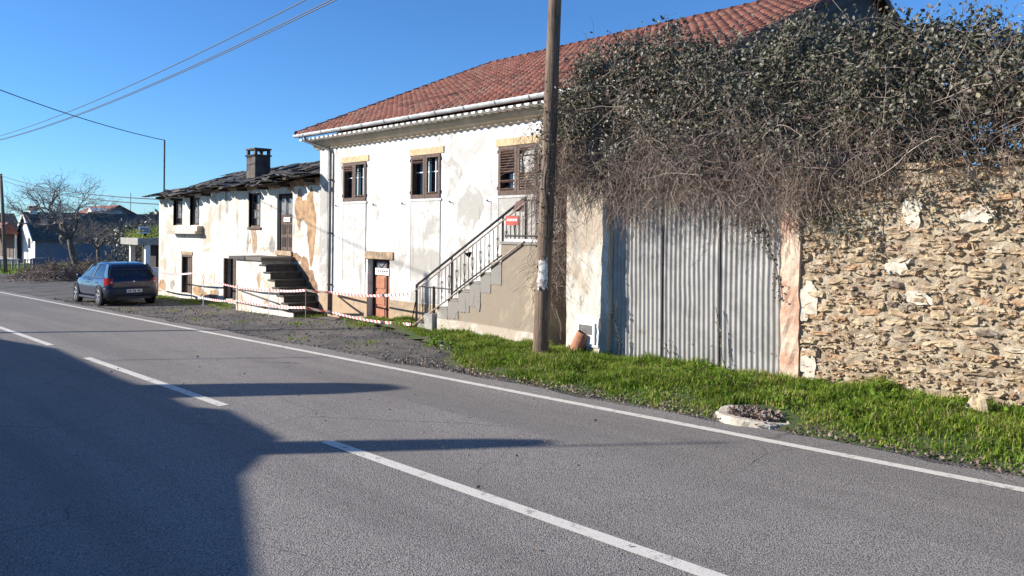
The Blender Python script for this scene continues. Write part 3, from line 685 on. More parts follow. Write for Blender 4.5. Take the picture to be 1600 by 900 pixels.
# little gate at the foot
g = MB()
for z in (0.77, -0.02): g.tube([rp(-13.80, z), rp(-13.24, z + 0.0)], 0.016, 6)
gt = g.build('foot_gate', M['dark_metal'], rail)
for i in range(1, 6):
    x = -13.81 + i * 0.095; b = MB(); b.tube([rp(x, -0.02), rp(x, 0.77)], 0.0085, 5)
    if i % 2 == 0:
        for s in (-1, 1): b.tube([rp(x, 0.28), rp(x + s * 0.03, 0.38), rp(x + s * 0.036, 0.48), rp(x + s * 0.012, 0.5)], 0.006, 4)
    b.build('gate_bar', M['dark_metal'], gt)
b = MB(); b.tube([rp(-13.20, 0.77), rp(-12.62, 0.77)], 0.016, 6); b.build('mid_rail', M['dark_metal'], rail)
# landing guard
b = MB(); b.tube([rp(-10.42, 2.60), rp(LR + 0.02, 2.60)], 0.018, 6); b.tube([rp(-10.98, 1.92), rp(LR + 0.02, 1.92)], 0.020, 6); b.build('landing_rail', M['dark_metal'], rail)
boxpart('landing_sill', M['white'], rail, -10.98, LR + 0.02, RYl - 0.03, RYl + 0.03, 1.812, 1.86)
x = -10.95
while x < LR:
    b = MB(); b.tube([rp(x, 1.86), rp(x, 2.60 if x > -10.42 else 2.3)], 0.0085, 5); b.build('baluster', M['dark_metal'], rail); x += 0.115
# raking stay at the foot
b = MB(); b.tube([rp(-14.02, -0.22, RYl - 0.04), rp(-13.84, 0.42, RYl - 0.03)], 0.014, 6); b.build('raking_stay', M['dark_metal'], rail)
p0 = at(795, 352, SY); p1 = at(815, 337, SY)
notice('red_sign', 'small red sign with pale lettering hung on the stair railing', (p0.x, p0.z), (p1.x, p1.z), RYl - 0.115, 1, 'red_sign', 'paper')
p0 = at(806, 331, SY + 0.1); p1 = at(823, 314, SY + 0.1)
b = MB(); b.prism([(p0.x, SY + 0.02, p0.z), (p1.x + 0.02, SY + 0.02, p0.z), (p1.x + 0.02, SY + 0.02, p1.z + 0.02), (p0.x + 0.1, SY + 0.02, p1.z - 0.02)], (0, 0.012, 0)); tag(b.build('brown_board', M['brown_sign']), 'dark red-brown board tied behind the top of the stair handrail', 'sign')

# ================================================================== the old slate-roofed house
YL = 11.45; ruin = thing('slate_house', 'old low house with sagging dark slate roof and flaking limewashed front', 'house', (-26.5, YL, -0.6))
LX0, LX1 = -32.9, HX0 - 0.005
def lat(px, py): return at(px, py, YL)
lw = [(lat(273, 330).x, lat(286, 330).x, 2.13, 3.17), (lat(299, 330).x, lat(312.5, 330).x, 2.13, 3.17), (lat(391, 330).x, lat(408, 330).x, 2.07, 3.19)]
ud = (lat(433.5, 350).x, lat(458, 350).x, 1.34, 3.12)
ld1 = (lat(285, 430).x, lat(301, 430).x, -0.47, 1.0); ld2 = (lat(351, 430).x, lat(369, 430).x, -0.44, 0.98)
def eave_z(x): return 3.26 + 0.28 * (x - LX0) / (LX1 - LX0) + 0.05 * math.sin(x * 0.9) + 0.03 * math.sin(x * 2.3)
wall_front(LX0, LX1, -1.0, 3.40, YL, 0.28, lw + [ud, ld1, ld2], M['ruin_wall'], 'wall', ruin)
b = MB(); b.quad((LX0, 18.0, -1.0), (LX0, YL, -1.0), (LX0, YL, 3.4), (LX0, 18.0, 3.4)); b.poly([(LX0, YL, 3.4), (LX0, 14.7, 4.35), (LX0, 18.0, 3.4)]); b.quad((LX1, 18, -1), (LX0, 18, -1), (LX0, 18, 3.4), (LX1, 18, 3.4)); b.build('side_wall', M['ruin_wall'], ruin)
b = MB(); b.box(LX0 + 0.3, LX1 - 0.05, YL + 0.9, YL + 0.95, -0.9, 3.3); b.build('inner_wall', M['black'], ruin)
# thickened ragged strip of masonry below the eaves
b = MB(); xs = [LX0 + (LX1 - LX0) * i / 60 for i in range(61)]
b.grid([[(x, YL - 0.02, 3.30 + 0.02 * math.sin(x * 7)), (x, YL - 0.06, eave_z(x) - 0.02), (x, YL + 0.3, eave_z(x) + 0.06)] for x in xs]); b.build('eave_course', M['earth_brown'], ruin)
# exposed earth where the render has fallen
for nm, mt, s, cx, cz, rx, rz_ in (('bare_render', 'earth', 41, lat(471, 330).x, 2.55, 0.34, 0.62), ('bare_render', 'earth', 42, lat(487, 345).x, 2.2, 0.30, 0.95), ('bare_render', 'earth_brown', 43, lat(474, 420).x, 0.75, 0.36, 0.42), ('bare_render', 'earth_brown', 44, lat(486, 440).x, 0.35, 0.40, 0.5), ('bare_render', 'earth_brown', 45, lat(463, 402).x, 1.15, 0.3, 0.16),
        ('bare_render', 'earth', 46, lat(254, 447).x, -0.33, 0.45, 0.22), ('bare_render', 'earth', 47, lat(312, 455).x, -0.33, 0.55, 0.2), ('bare_render', 'lintel_old', 48, lat(398, 375).x, 1.65, 0.22, 0.42), ('bare_render', 'concrete', 49, lat(388, 375).x, 1.6, 0.07, 0.4), ('bare_render', 'concrete', 50, lat(355, 330).x, 2.9, 0.12, 0.4), ('bare_render', 'concrete', 51, lat(426, 385).x, 1.5, 0.16, 0.3), ('bare_render', 'earth', 52, lat(335, 457).x, -0.36, 0.4, 0.18), ('bare_render', 'concrete', 53, lat(340, 455).x, -0.2, 0.12, 0.12), ('bare_render', 'concrete', 54, lat(270, 445).x, -0.22, 0.25, 0.16)):
    patch(nm, M[mt], ruin, s, cx, cz, rx, rz_, YL, 0.004 + 0.0007 * (s % 5))
patch('fallen_limewash', M['white_wall'], ruin, 61, lat(476, 352).x, 2.05, 0.2, 0.22, YL - 0.006, 0.004)
# sash windows with glazing bars
def sash_window(x0, x1, z0, z1, nx, nz, mat='old_wood'):
    b = MB(); t = 0.055; y = YL + 0.07
    for q in ((x0, x0 + t, z0, z1), (x1 - t, x1, z0, z1), (x0 + t, x1 - t, z1 - t, z1), (x0 + t, x1 - t, z0, z0 + t)): b.box(q[0] + .002, q[1] - .002, y, y + 0.08, q[2] + .002, q[3] - .002)
    w = b.build('window', M[mat], ruin); rr = random.Random(int(x0 * 31))
    for i in range(nx):
        for j in range(nz):
            a = x0 + t + (x1 - x0 - 2 * t) * i / nx; c = x0 + t + (x1 - x0 - 2 * t) * (i + 1) / nx; e = z0 + t + (z1 - z0 - 2 * t) * j / nz; f = z0 + t + (z1 - z0 - 2 * t) * (j + 1) / nz
            boxpart('pane', M['glass'] if rr.random() < 0.4 else M['pale_glass'], w, a + 0.012, c - 0.012, y + 0.05, y + 0.055, e + 0.012, f - 0.012)
    bars = MB()
    for i in range(1, nx): a = x0 + t + (x1 - x0 - 2 * t) * i / nx; bars.box(a - 0.013, a + 0.013, y + 0.035, y + 0.06, z0 + t, z1 - t)
    for j in range(1, nz): e = z0 + t + (z1 - z0 - 2 * t) * j / nz; bars.box(x0 + t, x1 - t, y + 0.033, y + 0.058, e - (0.025 if j == nz // 2 else 0.012), e + 0.013)
    bars.build('glazing_bars', M['old_wood'], w)
    b = MB(); b.box(x0 - 0.05, x0 + 0.0, YL - 0.02, YL + 0.07, z0 - 0.02, z1 + 0.04); b.build('window_jamb', M['dark_wood'], w)
sash_window(*lw[0], 2, 4); sash_window(*lw[1], 2, 4); sash_window(*lw[2], 3, 4)
boxpart('window_sill', M['old_wood'], ruin, lw[2][0] - 0.08, lw[2][1] + 0.08, YL - 0.05, YL + 0.06, lw[2][2] - 0.075, lw[2][2] - 0.003)
sx0, sx1 = lat(266, 358).x, lat(318, 358).x
boxpart('window_ledge', M['ruin_wall'], ruin, sx0, sx1, YL - 0.22, YL + 0.01, 1.90, 2.11, 0.02)
boxpart('ledge_corbel', M['pier_wall'], ruin, sx0 + 0.5, sx1 + 0.05, YL - 0.30, YL + 0.01, 1.80, 1.898, 0.015)
# upper door, two leaves
x0, x1, z0, z1 = ud; f = MB(); y = YL + 0.06
for q in ((x0, x0 + 0.09, z0, z1), (x1 - 0.05, x1, z0, z1), (x0 + 0.09, x1 - 0.05, z1 - 0.07, z1)): f.box(q[0] + .002, q[1] - .002, y, y + 0.1, q[2], q[3] - .002)
dr = f.build('upper_door', M['dark_wood'], ruin); xm = (x0 + 0.09 + x1 - 0.05) / 2
for a, c in ((x0 + 0.10, xm - 0.012), (xm + 0.012, x1 - 0.06)):
    boxpart('door_leaf', M['old_wood'], dr, a, c, y + 0.03, y + 0.07, z0 + 0.02, z1 - 0.08)
    boxpart('door_glazing', M['pale_glass'], dr, a + 0.08, c - 0.08, y + 0.02, y + 0.035, z1 - 0.65, z1 - 0.16)
    for p, q in ((0.12, 0.42), (0.52, 0.82)): boxpart('door_panel', M['dark_wood'], dr, a + 0.08, c - 0.08, y + 0.018, y + 0.034, z0 + p, z0 + q, 0.008)
boxpart('door_sill', M['lintel_old'], ruin, x0 - 0.02, x1 + 0.02, YL - 0.06, YL + 0.14, z0 - 0.14, z0 - 0.002)
notice('paper_notice', 'white printed notice pinned across the upper door above the slate steps', (xm - 0.19, z0 + 0.90), (xm + 0.22, z0 + 1.04), y - 0.002, 1)
# lower doors: one half open with a plank leaf, one open cellar
x0, x1, z0, z1 = ld1; f = MB(); y = YL + 0.05
for q in ((x0, x0 + 0.07, z0, z1), (x1 - 0.07, x1, z0, z1), (x0 + 0.07, x1 - 0.07, z1 - 0.08, z1)): f.box(q[0] + .002, q[1] - .002, y - 0.07, y + 0.08, q[2], q[3] - .002)
dr = f.build('stable_door', M['old_wood'], ruin)
for i in range(3):
    a = x0 + 0.46 + i * 0.16; boxpart('plank', M['old_wood'], dr, a, a + 0.15, y + 0.0 + 0.004 * (i % 2), y + 0.04, z0, z1 - 0.09)
boxpart('stone_lintel', M['lintel_old'], ruin, x0 - 0.06, x1 + 0.06, YL - 0.03, YL + 0.05, z1 + 0.003, z1 + 0.12)
x0, x1, z0, z1 = ld2; f = MB()
for q in ((x0, x0 + 0.07, z0, z1), (x1 - 0.12, x1, z0, z1)): f.box(q[0] + .002, q[1] - .002, YL - 0.03, YL + 0.1, q[2], q[3] - .002)
dr = f.build('cellar_door', M['old_wood'], ruin); boxpart('plank', M['dark_wood'], dr, x0 + 0.1, x0 + 0.5, YL + 0.2, YL + 0.24, z0, z1)
# ------------------------------------------------ roof of loose slates
rroof_b = MB(); RYL, RZL = 14.7, 4.42
def rl(x, v):                    # v 0 at the eave, 1 at the ridge
    e = Vector((x, YL - 0.30, eave_z(x) - 0.04)); r = Vector((x, RYL, RZL + 0.02 * math.sin(x * 0.7) + 0.02 * (x - LX0) / 2)); p = e.lerp(r, v); p.z -= 0.10 * math.sin(math.pi * v) * (0.6 + 0.4 * math.sin(x * 1.1)); return p
xs = [LX0 - 0.15 + (LX1 - LX0 + 0.15) * i / 40 for i in range(41)]
rroof_b.grid([[rl(x, v) - Vector((0, 0, 0.03)) for v in (0.05, 0.3, 0.6, 1.0)] for x in xs]); rroof_b.quad((LX0 - .15, RYL, RZL), (LX1, RYL, RZL + .1), (LX1, 18.3, 3.3), (LX0 - .15, 18.3, 3.3))
rroof = rroof_b.build('roof', M['dark_wood'], ruin)
rr = random.Random(11)
def slate_mesh(seed):
    r = random.Random(seed); b = MB(); w = r.uniform(0.16, 0.24); l = r.uniform(0.24, 0.36)
    out = [(-w * r.uniform(.8, 1), -l * r.uniform(.75, 1)), (-w * .2, -l * r.uniform(.9, 1.1)), (w * r.uniform(.7, 1), -l * r.uniform(.7, 1)), (w, l * .4), (w * .8, l), (-w * .8, l), (-w, l * .2)]
    b.prism([(x, y, 0.02 * r.uniform(-.5, 1)) for x, y in out], (0, 0, 0.026)); return b
sls = [slate_mesh(s).mesh('slate', M['slate']) for s in range(8)]; slv = [slate_mesh(s) for s in range(8)]
sp = []
for j in range(13):
    v = 0.0 + j * 0.078; x = LX0 - 0.1 + (0.17 if j % 2 else 0)
    while x < LX1 - 0.05:
        p = rl(x, v); q = rl(x, min(1, v + 0.05)); tilt = math.atan2(q.z - p.z, q.y - p.y)
        loose = 0.35 if (j < 3 and rr.random() < 0.35) else 0.10
        Mx = Matrix.Translation(p + Vector((rr.uniform(-.06, .06), rr.uniform(-.10, .08) if j else rr.uniform(-.22, .05), 0.03 + rr.uniform(0, .05)))) @ Euler((tilt - 0.05 + rr.uniform(-loose, loose) * 0.8, rr.uniform(-loose, loose), rr.uniform(-loose * 1.6, loose * 1.6))).to_matrix().to_4x4()
        sp.append((j, Mx, rr.randrange(8))); x += rr.uniform(0.26, 0.42)
sp.sort(key=lambda s: s[0])
rest = MB()
for n, (j, Mx, k) in enumerate(sp):
    if n < 300: part_from_mesh('slate', sls[k], rroof, Mx)
    else:
        t = rr.random(); rest.cur = (t, t, t); rest.add([Mx @ Vector(q) for q in slv[k].v], slv[k].f)
kind(rest.build('slate_field', M['slate_s'], rroof), 'stuff')
# torn, lifted slabs over the landing door
for k, (px, dz, rz_) in enumerate(((452, 0.06, 0.5), (462, 0.10, -0.4), (472, 0.07, 0.6), (442, 0.05, -0.6), (482, 0.12, 0.3), (375, 0.05, 0.4), (366, 0.04, -0.3))):
    p = rl(lat(px, 300).x, 0.02); Mx = Matrix.Translation(p + Vector((0, -0.12, dz))) @ Euler((0.1, rz_ * 0.4, rz_)).to_matrix().to_4x4() @ Matrix.Scale(1.5, 4); part_from_mesh('slate', sls[k], rroof, Mx)
for k in range(9):               # rafter ends poking out
    x = LX0 + 0.6 + k * 1.5; p = rl(x, 0.0); boxpart('rafter_end', M['dark_wood'], rroof, x - 0.05, x + 0.05, YL - 0.34, YL + 0.1, p.z - 0.12, p.z - 0.03)
# chimney with an open cowl
c0 = at(391, 240, 13.0); c1 = at(419, 240, 13.0); cx = (c0.x + c1.x) / 2; cy = 13.0; tz = at(405, 233, 13.0).z
def chim():
    b = MB(); b.box(cx - 0.36, cx + 0.36, cy - 0.30, cy + 0.30, 3.7, tz - 0.28); return b
ch = chim().build('chimney', M['far_slate'], rroof, bevel=0.01)
boxpart('chimney_collar', M['far_slate'], ch, cx - 0.40, cx + 0.40, cy - 0.34, cy + 0.34, tz - 0.279, tz - 0.23)
for sxn in (-1, 1):
    for syn in (-1, 1): boxpart('cowl_post', M['far_slate'], ch, cx + sxn * 0.30 - 0.05, cx + sxn * 0.30 + 0.05, cy + syn * 0.25 - 0.05, cy + syn * 0.25 + 0.05, tz - 0.229, tz - 0.051)
boxpart('cowl_slab', M['far_slate'], ch, cx - 0.38, cx + 0.38, cy - 0.33, cy + 0.33, tz - 0.05, tz + 0.01)
# ------------------------------------------------ slate steps and landing
FY = 10.45; steps = thing('slate_steps', 'dark slate steps with a slab landing against the old limewashed house', 'staircase', (-21.3, FY, -0.45))
tops = [(at(px, py, FY).x, at(px, py, FY).z) for px, py in ((409.3, 413), (416, 424.7), (423, 436.7), (430, 448.7), (437, 461), (444, 473), (451, 485))]
LZ2 = 1.16; lx0 = at(368, 404, FY).x
prof = [(lx0 + 0.1, -0.8), (lx0 + 0.1, LZ2 - 0.1), (tops[0][0], LZ2 - 0.1)]
for i, (x, z) in enumerate(tops):
    xn = tops[i + 1][0] if i < 6 else x + 0.3
    prof += [(x, z - 0.05), (xn, z - 0.05)]
prof += [(tops[6][0] + 0.3, -0.8)]
b = MB(); b.prism([(x, FY, z) for x, z in prof], (0, YL - FY - 0.01, 0)); b.build('stair_mass', M['ruin_wall'], steps)
for i, (x, z) in enumerate(tops):
    xn = tops[i + 1][0] if i < 6 else x + 0.3
    boxpart('step', M['slate_s'], steps, x - 0.12, xn + 0.05, FY - 0.03, YL - 0.01, z - 0.048, z, 0.01)
    zt = z - 0.05; zb = tops[i + 1][1] if i < 6 else -0.6
    boxpart('riser', M['slate_s'], steps, xn - 0.02, xn + 0.012, FY + 0.015, YL - 0.01, zb + 0.002, zt)
boxpart('landing_slab', M['slate'], steps, lx0 - 0.25, (lx0 + tops[0][0]) / 2 - 0.02, FY - 0.10, YL - 0.01, LZ2 - 0.098, LZ2, 0.012)
boxpart('landing_slab', M['slate'], steps, (lx0 + tops[0][0]) / 2 + 0.0, tops[0][0] + 0.14, FY - 0.08, YL - 0.01, LZ2 - 0.098, LZ2 + 0.01, 0.012)
# ------------------------------------------------ mast on the old house
mt = at(258, 219, 12.0); mast = thing('roof_mast', 'thin steel cable mast on the end of the slate roof', 'mast', (mt.x, 12.0, 3.2))
b = MB(); b.tube([(mt.x, 12.0, 3.2), (mt.x, 12.0, mt.z)], 0.035, 6); b.build('pole', M['dark_metal'], mast)
b = MB(); b.tube([(mt.x, 12.0, mt.z - 0.02), (mt.x + 0.12, 11.95, mt.z - 0.10), (mt.x + 0.12, 11.95, mt.z - 0.3)], 0.015, 5); b.build('insulator_hook', M['dark_metal'], mast)
# ------------------------------------------------ barrier tape on thin stakes
stk = [(249, 10.75), (300, 10.55), (318.5, 10.5), (372, 10.35), (421, 10.25), (478.5, 10.2), (517, 11.2), (643, SY + 0.0)]
upper = [426, 427, 433, 449, 453, 453.5, 457, 459]; lower = [451, 462, 466, 470, 477, 480.5, 487, 507]
tp = thing('barrier_tape', 'red and white barrier tape strung on thin stakes before both houses', 'barrier tape', (-21.0, 10.3, -0.5))
pts_u = [at(p[0], u, p[1]) for p, u in zip(stk, upper)]; pts_l = [at(p[0], u, p[1]) for p, u in zip(stk, lower)]
def ribbon(P, nm):
    for k in range(len(P) - 1):
        b = MB(); A, B = P[k], P[k + 1]; rows = []; rk = random.Random(k * 7 + len(nm))
        for i in range(13):
            t = i / 12; p = A.lerp(B, t); p.z -= 0.04 * math.sin(math.pi * t) * (B - A).length / 3; a = 0.5 * math.sin(t * 5 + k * 2)
            h = 0.034; rows.append([p + Vector((0, -h * math.sin(a) * .6, h * math.cos(a))), p - Vector((0, -h * math.sin(a) * .6, h * math.cos(a)))])
        b.grid(rows); b.build('tape_strand', M['tape'], tp)
ribbon(pts_u, 'upper'); ribbon(pts_l, 'low')
for k in (1, 2, 3, 4, 5):
    u, l = pts_u[k], pts_l[k]; b = MB(); b.tube([(l.x, l.y, gz(l.x) - 0.1), (u.x, u.y, u.z + 0.06)], 0.012, 6); b.build('stake', M['pale_rail'] if k % 2 else M['white'], tp)
# loose iron bar propped from the steps to the cellar wall
b = MB(); b.tube([at(374, 453, 10.38), at(434, 474, 10.38)], 0.022, 6); tag(b.build('iron_bar', M['dark_metal']), 'dark iron bar propped slantwise against the front of the slate steps', 'bar')

# ================================================================== gate, piers and stone wall
GYY = 10.06; PYY = 9.96
PX0, PX1 = at(886, 400, PYY).x, at(951, 400, PYY).x
pier = thing('plaster_pier', 'patchy plastered gate pier with a white meter box niche', 'wall', ((PX0 + PX1) / 2, PYY, -0.3))
b = MB(); rw = random.Random(5); nx, nz = 8, 18
def slab(name, mat, parent, x0, x1, y0, y1, z0, z1, amp, nx=8, nz=16, seed=0):
    r = random.Random(seed); b = MB(); rows = []
    for j in range(nz + 1):
        z = z0 + (z1 - z0) * j / nz; row = []
        for i in range(nx + 1):
            x = x0 + (x1 - x0) * i / nx; e = amp * (0.3 if i in (0, nx) else 1); row.append((x + (r.uniform(-amp, amp) if i in (0, nx) else 0), y0 + r.uniform(-e, e), z + (r.uniform(-amp * 2, amp * 2) if j == nz else 0)))
        rows.append(row)
    b.grid(rows); L = [r_[0] for r_ in rows]; Rr = [r_[-1] for r_ in rows]; T = rows[-1]
    b.grid([[(p[0], y1, p[2]) for p in L], L]); b.grid([Rr, [(p[0], y1, p[2]) for p in Rr]]); b.grid([T, [(p[0], y1, p[2]) for p in T]])
    b.grid([[(p[0], y1, p[2]) for p in rows[0]], [(p[0], y1, p[2]) for p in T]])
    return b.build(name, mat, parent, smooth=False)
slab('pier_body', M['pier_wall'], pier, PX0, PX1, PYY, PYY + 0.5, -0.5, 2.85, 0.010, seed=2)
# meter box
q0 = at(903, 535, PYY); q1 = at(935, 504, PYY); bx = thing('meter_box', 'small white meter box with a grey slot set in the plaster pier', 'meter box', ((q0.x + q1.x) / 2, PYY, q0.z))
slab('plaster_surround', M['white'], bx, q0.x - 0.05, q1.x + 0.03, PYY - 0.018, PYY + 0.05, q0.z - 0.04, q1.z + 0.09, 0.012, 5, 6, 3)
b = MB(); x0, x1, z0, z1 = q0.x + 0.03, q1.x - 0.03, q0.z + 0.01, q1.z - 0.01
b.box(x0, x1, PYY - 0.050, PYY - 0.0, z0, z0 + 0.15); b.box(x0, x0 + 0.05, PYY - 0.050, PYY, z0 + 0.15, z1); b.box(x1 - 0.05, x1, PYY - 0.05, PYY, z0 + 0.15, z1); b.box(x0 + 0.05, x1 - 0.05, PYY - 0.05, PYY, z1 - 0.05, z1); b.build('box_frame', M['white'], bx, bevel=0.004)
boxpart('slot_cover', M['pipe'], bx, x0 + 0.052, x1 - 0.052, PYY - 0.034, PYY - 0.005, z0 + 0.152, z1 - 0.052)
b = MB(); b.lathe([(0.012, 0), (0.012, -0.02), (0, -0.02)], ((x0 + x1) / 2, PYY - 0.045, z0 + 0.06), 'Y', 10); b.build('lock', M['dark_metal'], bx)
# leaning clay pipe
pb = Vector((at(892, 570, 9.80).x, 9.80, -0.25)); ptop = pb + Vector((0.20, 0.10, 0.55)); b = MB()
ax = (ptop - pb).normalized(); u = ax.cross(Vector((0, 1, 0))).normalized(); w = ax.cross(u); rows = []
for h, r in ((0.0, 0.115), (0.5, 0.115), (0.585, 0.112), (0.60, 0.104), (0.585, 0.088), (0.3, 0.088)):
    rows.append([pb + ax * h + (u * math.cos(2 * math.pi * k / 20) + w * math.sin(2 * math.pi * k / 20)) * r for k in range(20)])
b.grid(rows, closed=True); tag(b.build('clay_pipe', M['clay'], smooth=True), 'broken orange clay pipe leaning at the foot of the plaster pier', 'pipe')
# ------------------------------------------------ corrugated gate
GX = [at(958, 450, GYY).x - 0.2, at(1036, 450, GYY).x, at(1131, 450, GYY).x, at(1225, 450, GYY).x]
gate = thing('corrugated_gate', 'wide gate of three galvanised corrugated sheets under hanging bramble', 'gate', ((GX[0] + GX[3]) / 2, GYY, -0.1))
def corr(x0, x1, y, z0, z1, seed, lean):
    r = random.Random(seed); n = int((x1 - x0) / 0.0095); rows = []; nzz = 10
    dents = [(r.uniform(x0, x1), r.uniform(z0, z1), r.uniform(0.08, 0.2), r.uniform(-.022, .022)) for _ in range(11)]
    for j in range(nzz + 1):
        z = z0 + (z1 - z0) * j / nzz; row = []
        for i in range(n + 1):
            x = x0 + (x1 - x0) * i / n; yy = y + 0.015 * math.sin(2 * math.pi * (x - x0) / 0.083) + lean * (x - x0) / (x1 - x0)
            for dx, dz, dr, da in dents: yy += da * math.exp(-((x - dx) ** 2 + (z - dz) ** 2) / dr ** 2)
            row.append((x + 0.006 * math.sin(z * 2 + seed), yy, z + (r.uniform(-.004, .004) if j == 0 else 0)))
        rows.append(row)
    b = MB(); b.grid(rows); return b
corr(GX[0], GX[1] + 0.03, GYY + 0.02, -0.14, 2.62, 1, 0.0).build('corrugated_sheet', M['zinc'], gate, smooth=True)
corr(GX[1] + 0.0, GX[2] + 0.02, GYY - 0.012, -0.16, 2.64, 2, 0.02).build('corrugated_sheet', M['zinc'], gate, smooth=True)
corr(GX[2] - 0.02, GX[3], GYY - 0.035, -0.18, 2.60, 3, 0.03).build('corrugated_sheet', M['zinc'], gate, smooth=True)
for x in (GX[1] - 0.01, GX[2] - 0.05): boxpart('seam_gap', M['dark_metal'], gate, x, x + 0.02, GYY - 0.03 if x < -6.4 else GYY - 0.05, GYY + 0.03, -0.15, 2.6)
for z in (0.3, 2.3): boxpart('gate_rail', M['old_wood'], gate, GX[0], GX[3], GYY + 0.08, GYY + 0.14, z, z + 0.09)
boxpart('gate_post', M['dark_wood'], gate, GX[0] + 0.02, GX[0] + 0.12, GYY + 0.045, GYY + 0.16, -0.4, 2.6)
boxpart('gate_lintel', M['dark_wood'], gate, PX1 - 0.2, GX[3] + 0.25, GYY + 0.05, GYY + 0.25, 2.66, 2.82)
for k, (u, v) in enumerate(((0.15, .3), (0.5, .3), (.85, .3), (.15, 2.34), (.5, 2.34), (.85, 2.34))):
    for s in range(3):
        x = GX[s] + (GX[s + 1] - GX[s]) * u; b = MB(); b.lathe([(0.014, 0), (0.010, -0.008), (0, -0.010)], (x, GYY - 0.022 + (0, -0.02, -0.03)[s], v + 0.04), 'Y', 8); b.build('nail_head', M['pipe'], gate)
# ------------------------------------------------ stone wall with a brick-rendered jamb
JX0, JX1 = GX[3] + 0.012, at(1246, 450, PYY).x + 0.03
wall = thing('stone_wall', 'rough ochre schist wall with crumbling mortar beside the corrugated gate', 'wall', (-3.0, PYY, -0.2))
slab('jamb', M['clay'], wall, JX0, JX1, PYY - 0.005, PYY + 0.45, -0.4, 2.75, 0.014, 4, 22, 8)
def jambplaster():
    t = NT('pale_jamb_plaster'); c = t.mix(t.ramp(t.noise(2.2, 6, 0.7), 0.4, 0.6), (0.60, 0.47, 0.35), (0.47, 0.27, 0.18)); t.bump(t.noise(18, 6), 0.7, 0.02); return t.done(c, 0.92)
M['jamb'] = jambplaster()
M['lime'] = plain('pale_lime_patch', (0.60, 0.53, 0.42), 0.95, var=0.3, scale=9, bump=0.9, bscale=30)
wall.children[0].data.materials[0] = M['jamb']
slab('mortar_core', M['mortar'], wall, JX1 - 0.02, 4.0, PYY + 0.050, PYY + 0.5, -0.4, 2.80, 0.020, 90, 44, 9)
rs_ = random.Random(21); stones = []
z = -0.12
while z < 2.86:
    h = rs_.choice((0.055, 0.07, 0.08, 0.095, 0.11, 0.13, 0.15)); x = JX1 + rs_.uniform(-0.02, 0.10)
    while x < 4.0:
        w = h * rs_.uniform(1.6, 4.2) if rs_.random() < 0.8 else h * rs_.uniform(0.9, 1.5); w = min(w, 0.62)
        hh = h * rs_.choice((0.55, 0.8, 0.95, 1.05, 1.15, 1.3))
        stones.append((x, z + rs_.uniform(-0.03, 0.03), w, hh, rs_.random(), rs_.random())); x += w + rs_.uniform(-0.006, 0.02)
    z += h + rs_.uniform(0.0, 0.012)
def add_stone(b, x, z, w, h, seed, tone):
    r = random.Random(int(seed * 1e6)); b.cur = (tone, tone, tone); tilt = r.uniform(-0.12, 0.12); d = r.uniform(0.008, 0.045); nx, nz = 6, 4; rows = []
    sk = r.uniform(-0.25, 0.25) * h
    for j in range(nz + 1):
        row = []
        for i in range(nx + 1):
            u = i / nx; v = j / nz; e = min(u, 1 - u) * nx; f = min(v, 1 - v) * nz
            cut = 0.34 * h * (1 - min(1, e)) * (1 - min(1, f)); dx = r.uniform(-0.016, 0.016) + sk * (v - .5); dz = r.uniform(-0.010, 0.010) * (1 + h * 6)
            X = x + w * u + dx + (cut if u < .5 else -cut); Z = z + h * v + dz + tilt * w * (u - .5) + (cut if v < .5 else -cut)
            dep = 0.0 if (e == 0 or f == 0) else d + r.uniform(-0.02, 0.018)
            row.append((X, PYY + 0.045 - dep + (0.045 if (e == 0 or f == 0) else 0), Z))
        rows.append(row)
    b.grid(rows)
def srank(s):                    # largest in the picture first
    X, Z = s[0] + s[2] / 2, s[1]; k = s[2] * s[3] / ((X * X + 100) ** 0.5) ** 2
    return -k if (X < -2.2 and Z > -0.02) else -k * 0.01
stones.sort(key=srank); fieldb = MB()
for n, (x, z, w, h, sd, tn) in enumerate(stones):
    if n < 300: b = MB(); add_stone(b, x, z, w, h, sd, tn); b.build('stone', M['stone'], wall)
    else: add_stone(fieldb, x, z, w, h, sd, tn)
for k in range(1500):            # slivers wedged in the joints
    hs_ = rs_.uniform(0.015, 0.04); ws_ = hs_ * rs_.uniform(1.5, 5); add_stone(fieldb, rs_.uniform(JX1, 3.8), rs_.uniform(-0.1, 2.78), ws_, hs_, rs_.random(), rs_.random())
kind(fieldb.build('stone_field', M['stone'], wall), 'stuff')
for k, (px, py, w, h) in enumerate(((1400, 418, 0.24, 0.20), (1436, 466, 0.32, 0.17), (1262, 470, 0.24, 0.6), (1262, 570, 0.22, 0.45), (1425, 330, 0.25, 0.35), (1530, 335, 0.3, 0.22))):
    p = at(px, py, PYY); pts = blob(80 + k, p.x, p.z, w / 2, h / 2, 40, 0.24); b = MB(); b.prism([(x, PYY + 0.03, z) for x, z in pts], (0, -0.014, 0)); b.build('mortar_patch', M['lime'], wall)
# loose coping slabs and tile shards along the top
for k in range(14):
    x = -3.4 + k * 0.42; q = MB(); Mx = Matrix.Translation((x, PYY + 0.16, 2.86 + 0.03 * (k % 3))) @ Euler((rs_.uniform(-.15, .15), rs_.uniform(-.12, .12), rs_.uniform(-.3, .3))).to_matrix().to_4x4(); t = rs_.random(); q.cur = (t, t, t)
    q.box(-0.24, 0.24, -0.2, 0.2, -0.035, 0.04, M=Mx); q.build('coping_stone', M['stone'], wall, bevel=0.012)
